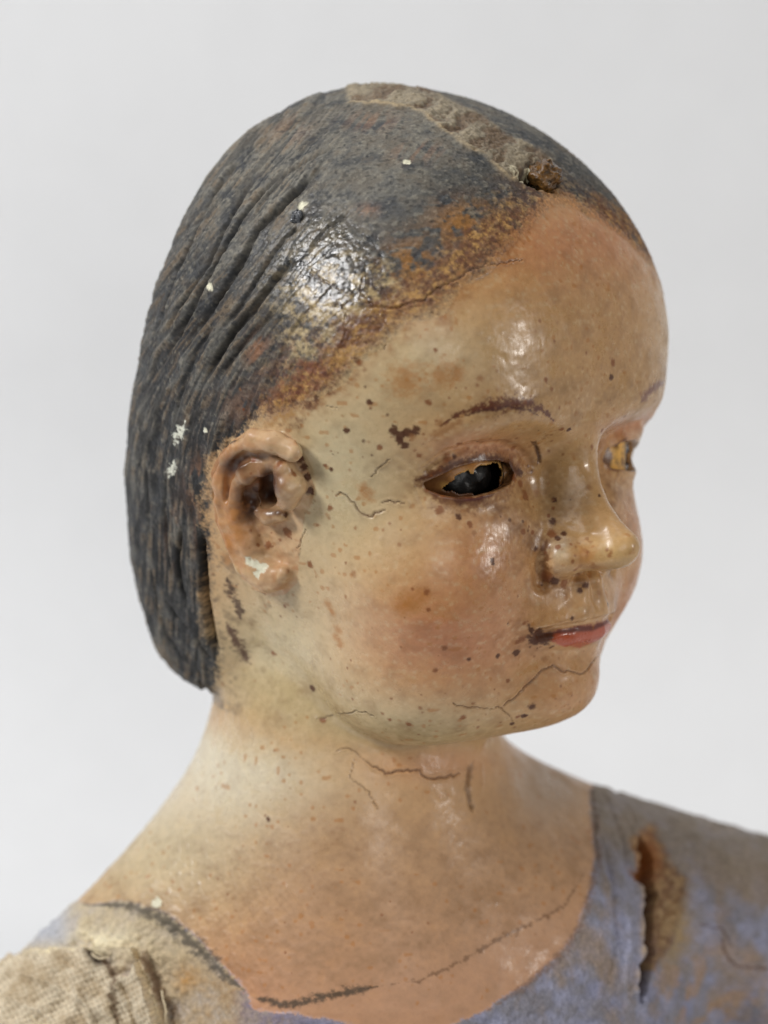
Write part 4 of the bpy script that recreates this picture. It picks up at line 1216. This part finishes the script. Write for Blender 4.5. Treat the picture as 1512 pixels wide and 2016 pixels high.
# ---- lumps: the peg stub in the forehead socket, the nail in the hair
def lump(name, px, lift, size, mat, seed, squash=(1, 1, 1)):
    w = trace(lambda P: F1(P) - lift, [px])[0]
    import bmesh
    bm = bmesh.new()
    bmesh.ops.create_icosphere(bm, subdivisions=4, radius=1.0)
    Pn = np.array([v.co[:] for v in bm.verts])
    k = 1 + (fbm(Pn, 1.6, 4, seed) - 0.5) * 1.1
    Pn = Pn * k[:, None] * np.array(squash) * size + w
    for v, p in zip(bm.verts, Pn):
        v.co = Vector(p * U)
    for f in bm.faces:
        f.smooth = True
    me = bpy.data.meshes.new(name); bm.to_mesh(me); bm.free()
    me.materials.append(mat)
    o = bpy.data.objects.new(name, me); col.objects.link(o); attach(o)
    return o
lump('peg', (1072, 350), 0.0, 0.32, flat_mat('dark_wood_peg', lin(92, 64, 30), 0.25, 0.6, 1200, 0.8), 3)["label"] = "dark stub of a peg in the forehead socket"
lump('peg_flake', (1040, 343), -0.06, 0.09, flat_mat('bared_gesso', lin(206, 198, 168), 0.6, 0.3, 1500, 0.6), 5, (0.6, 0.8, 1.5))
lump('nail', (586, 428), 0.01, 0.14, flat_mat('nail_iron', lin(74, 76, 80), 0.25, 0.6, 1300, 0.8, 1.0), 8, (0.8, 0.7, 1.2))["label"] = "glinting nail head in the hair"
# ---- loose threads of the linen
def thread(pts, r, lift):
    ln = resample(pts, 4, 0.8)
    w = trace(lambda P: F1(P) - lift, ln)
    w[:, 1] -= np.sin(np.linspace(0, math.pi, len(w))) * 0.08
    vs_, fs = [], []
    for k in range(len(w)):
        t = w[min(k + 1, len(w) - 1)] - w[max(k - 1, 0)]
        t /= np.linalg.norm(t)
        a = np.cross(t, (0, 1, 0.2)); a /= np.linalg.norm(a); b = np.cross(t, a)
        for j in range(6):
            ph = j * math.pi / 3
            vs_.append(w[k] + r * (math.cos(ph) * a + math.sin(ph) * b))
        if k:
            for j in range(6):
                fs.append(((k - 1) * 6 + j, (k - 1) * 6 + (j + 1) % 6, k * 6 + (j + 1) % 6, k * 6 + j))
    me = bpy.data.meshes.new('loose_thread')
    me.from_pydata([tuple(p * U) for p in vs_], [], fs)
    me.polygons.foreach_set("use_smooth", np.ones(len(me.polygons), bool))
    me.materials.append(M_THREAD)
    o = bpy.data.objects.new('loose_thread', me); col.objects.link(o)
    return attach(o, OBJ[7])
M_THREAD = flat_mat('linen_thread', lin(214, 198, 166), 0.85, 0.2, 3000)
for pts in ([(203,1925),(200,1945),(196,1965),(200,1985)], [(213,1970),(232,1962),(250,1953)], [(214,1968),(222,1982),(214,1995),(230,2004),(238,2020)], [(60,2000),(72,2010),(95,2018)], [(318,1950),(328,1985),(326,2018)], [(170,1868),(196,1886),(214,1884)]):
    thread(pts, 0.022, 0.17)

# ------------------------------------------------------------------ the paper sweep behind and under the figure
def sweep():
    prof = [(-16.0, Z_BASE - 0.02)]
    yb, rr = BACK_Y, 14.0
    prof.append((yb - rr, Z_BASE - 0.02))
    for k in range(1, 25):
        a = math.pi / 2 * k / 24
        prof.append((yb - rr + rr * math.sin(a), Z_BASE - 0.02 + rr - rr * math.cos(a)))
    prof.append((yb, 150.0))
    vs_, fs = [], []
    for (y, z) in prof:
        vs_ += [(-200 * U, y * U, z * U), (200 * U, y * U, z * U)]
    for k in range(len(prof) - 1):
        fs.append((2 * k, 2 * k + 1, 2 * k + 3, 2 * k + 2))
    me = bpy.data.meshes.new('backdrop')
    me.from_pydata(vs_, [], fs)
    me.polygons.foreach_set("use_smooth", np.ones(len(me.polygons), bool))
    m = flat_mat('white_paper', lin(229, 230, 231), 0.9, 0.01, 60, 0.02)
    me.materials.append(m)
    o = bpy.data.objects.new('backdrop', me); col.objects.link(o)
    o["kind"] = "structure"
    return o
sweep()
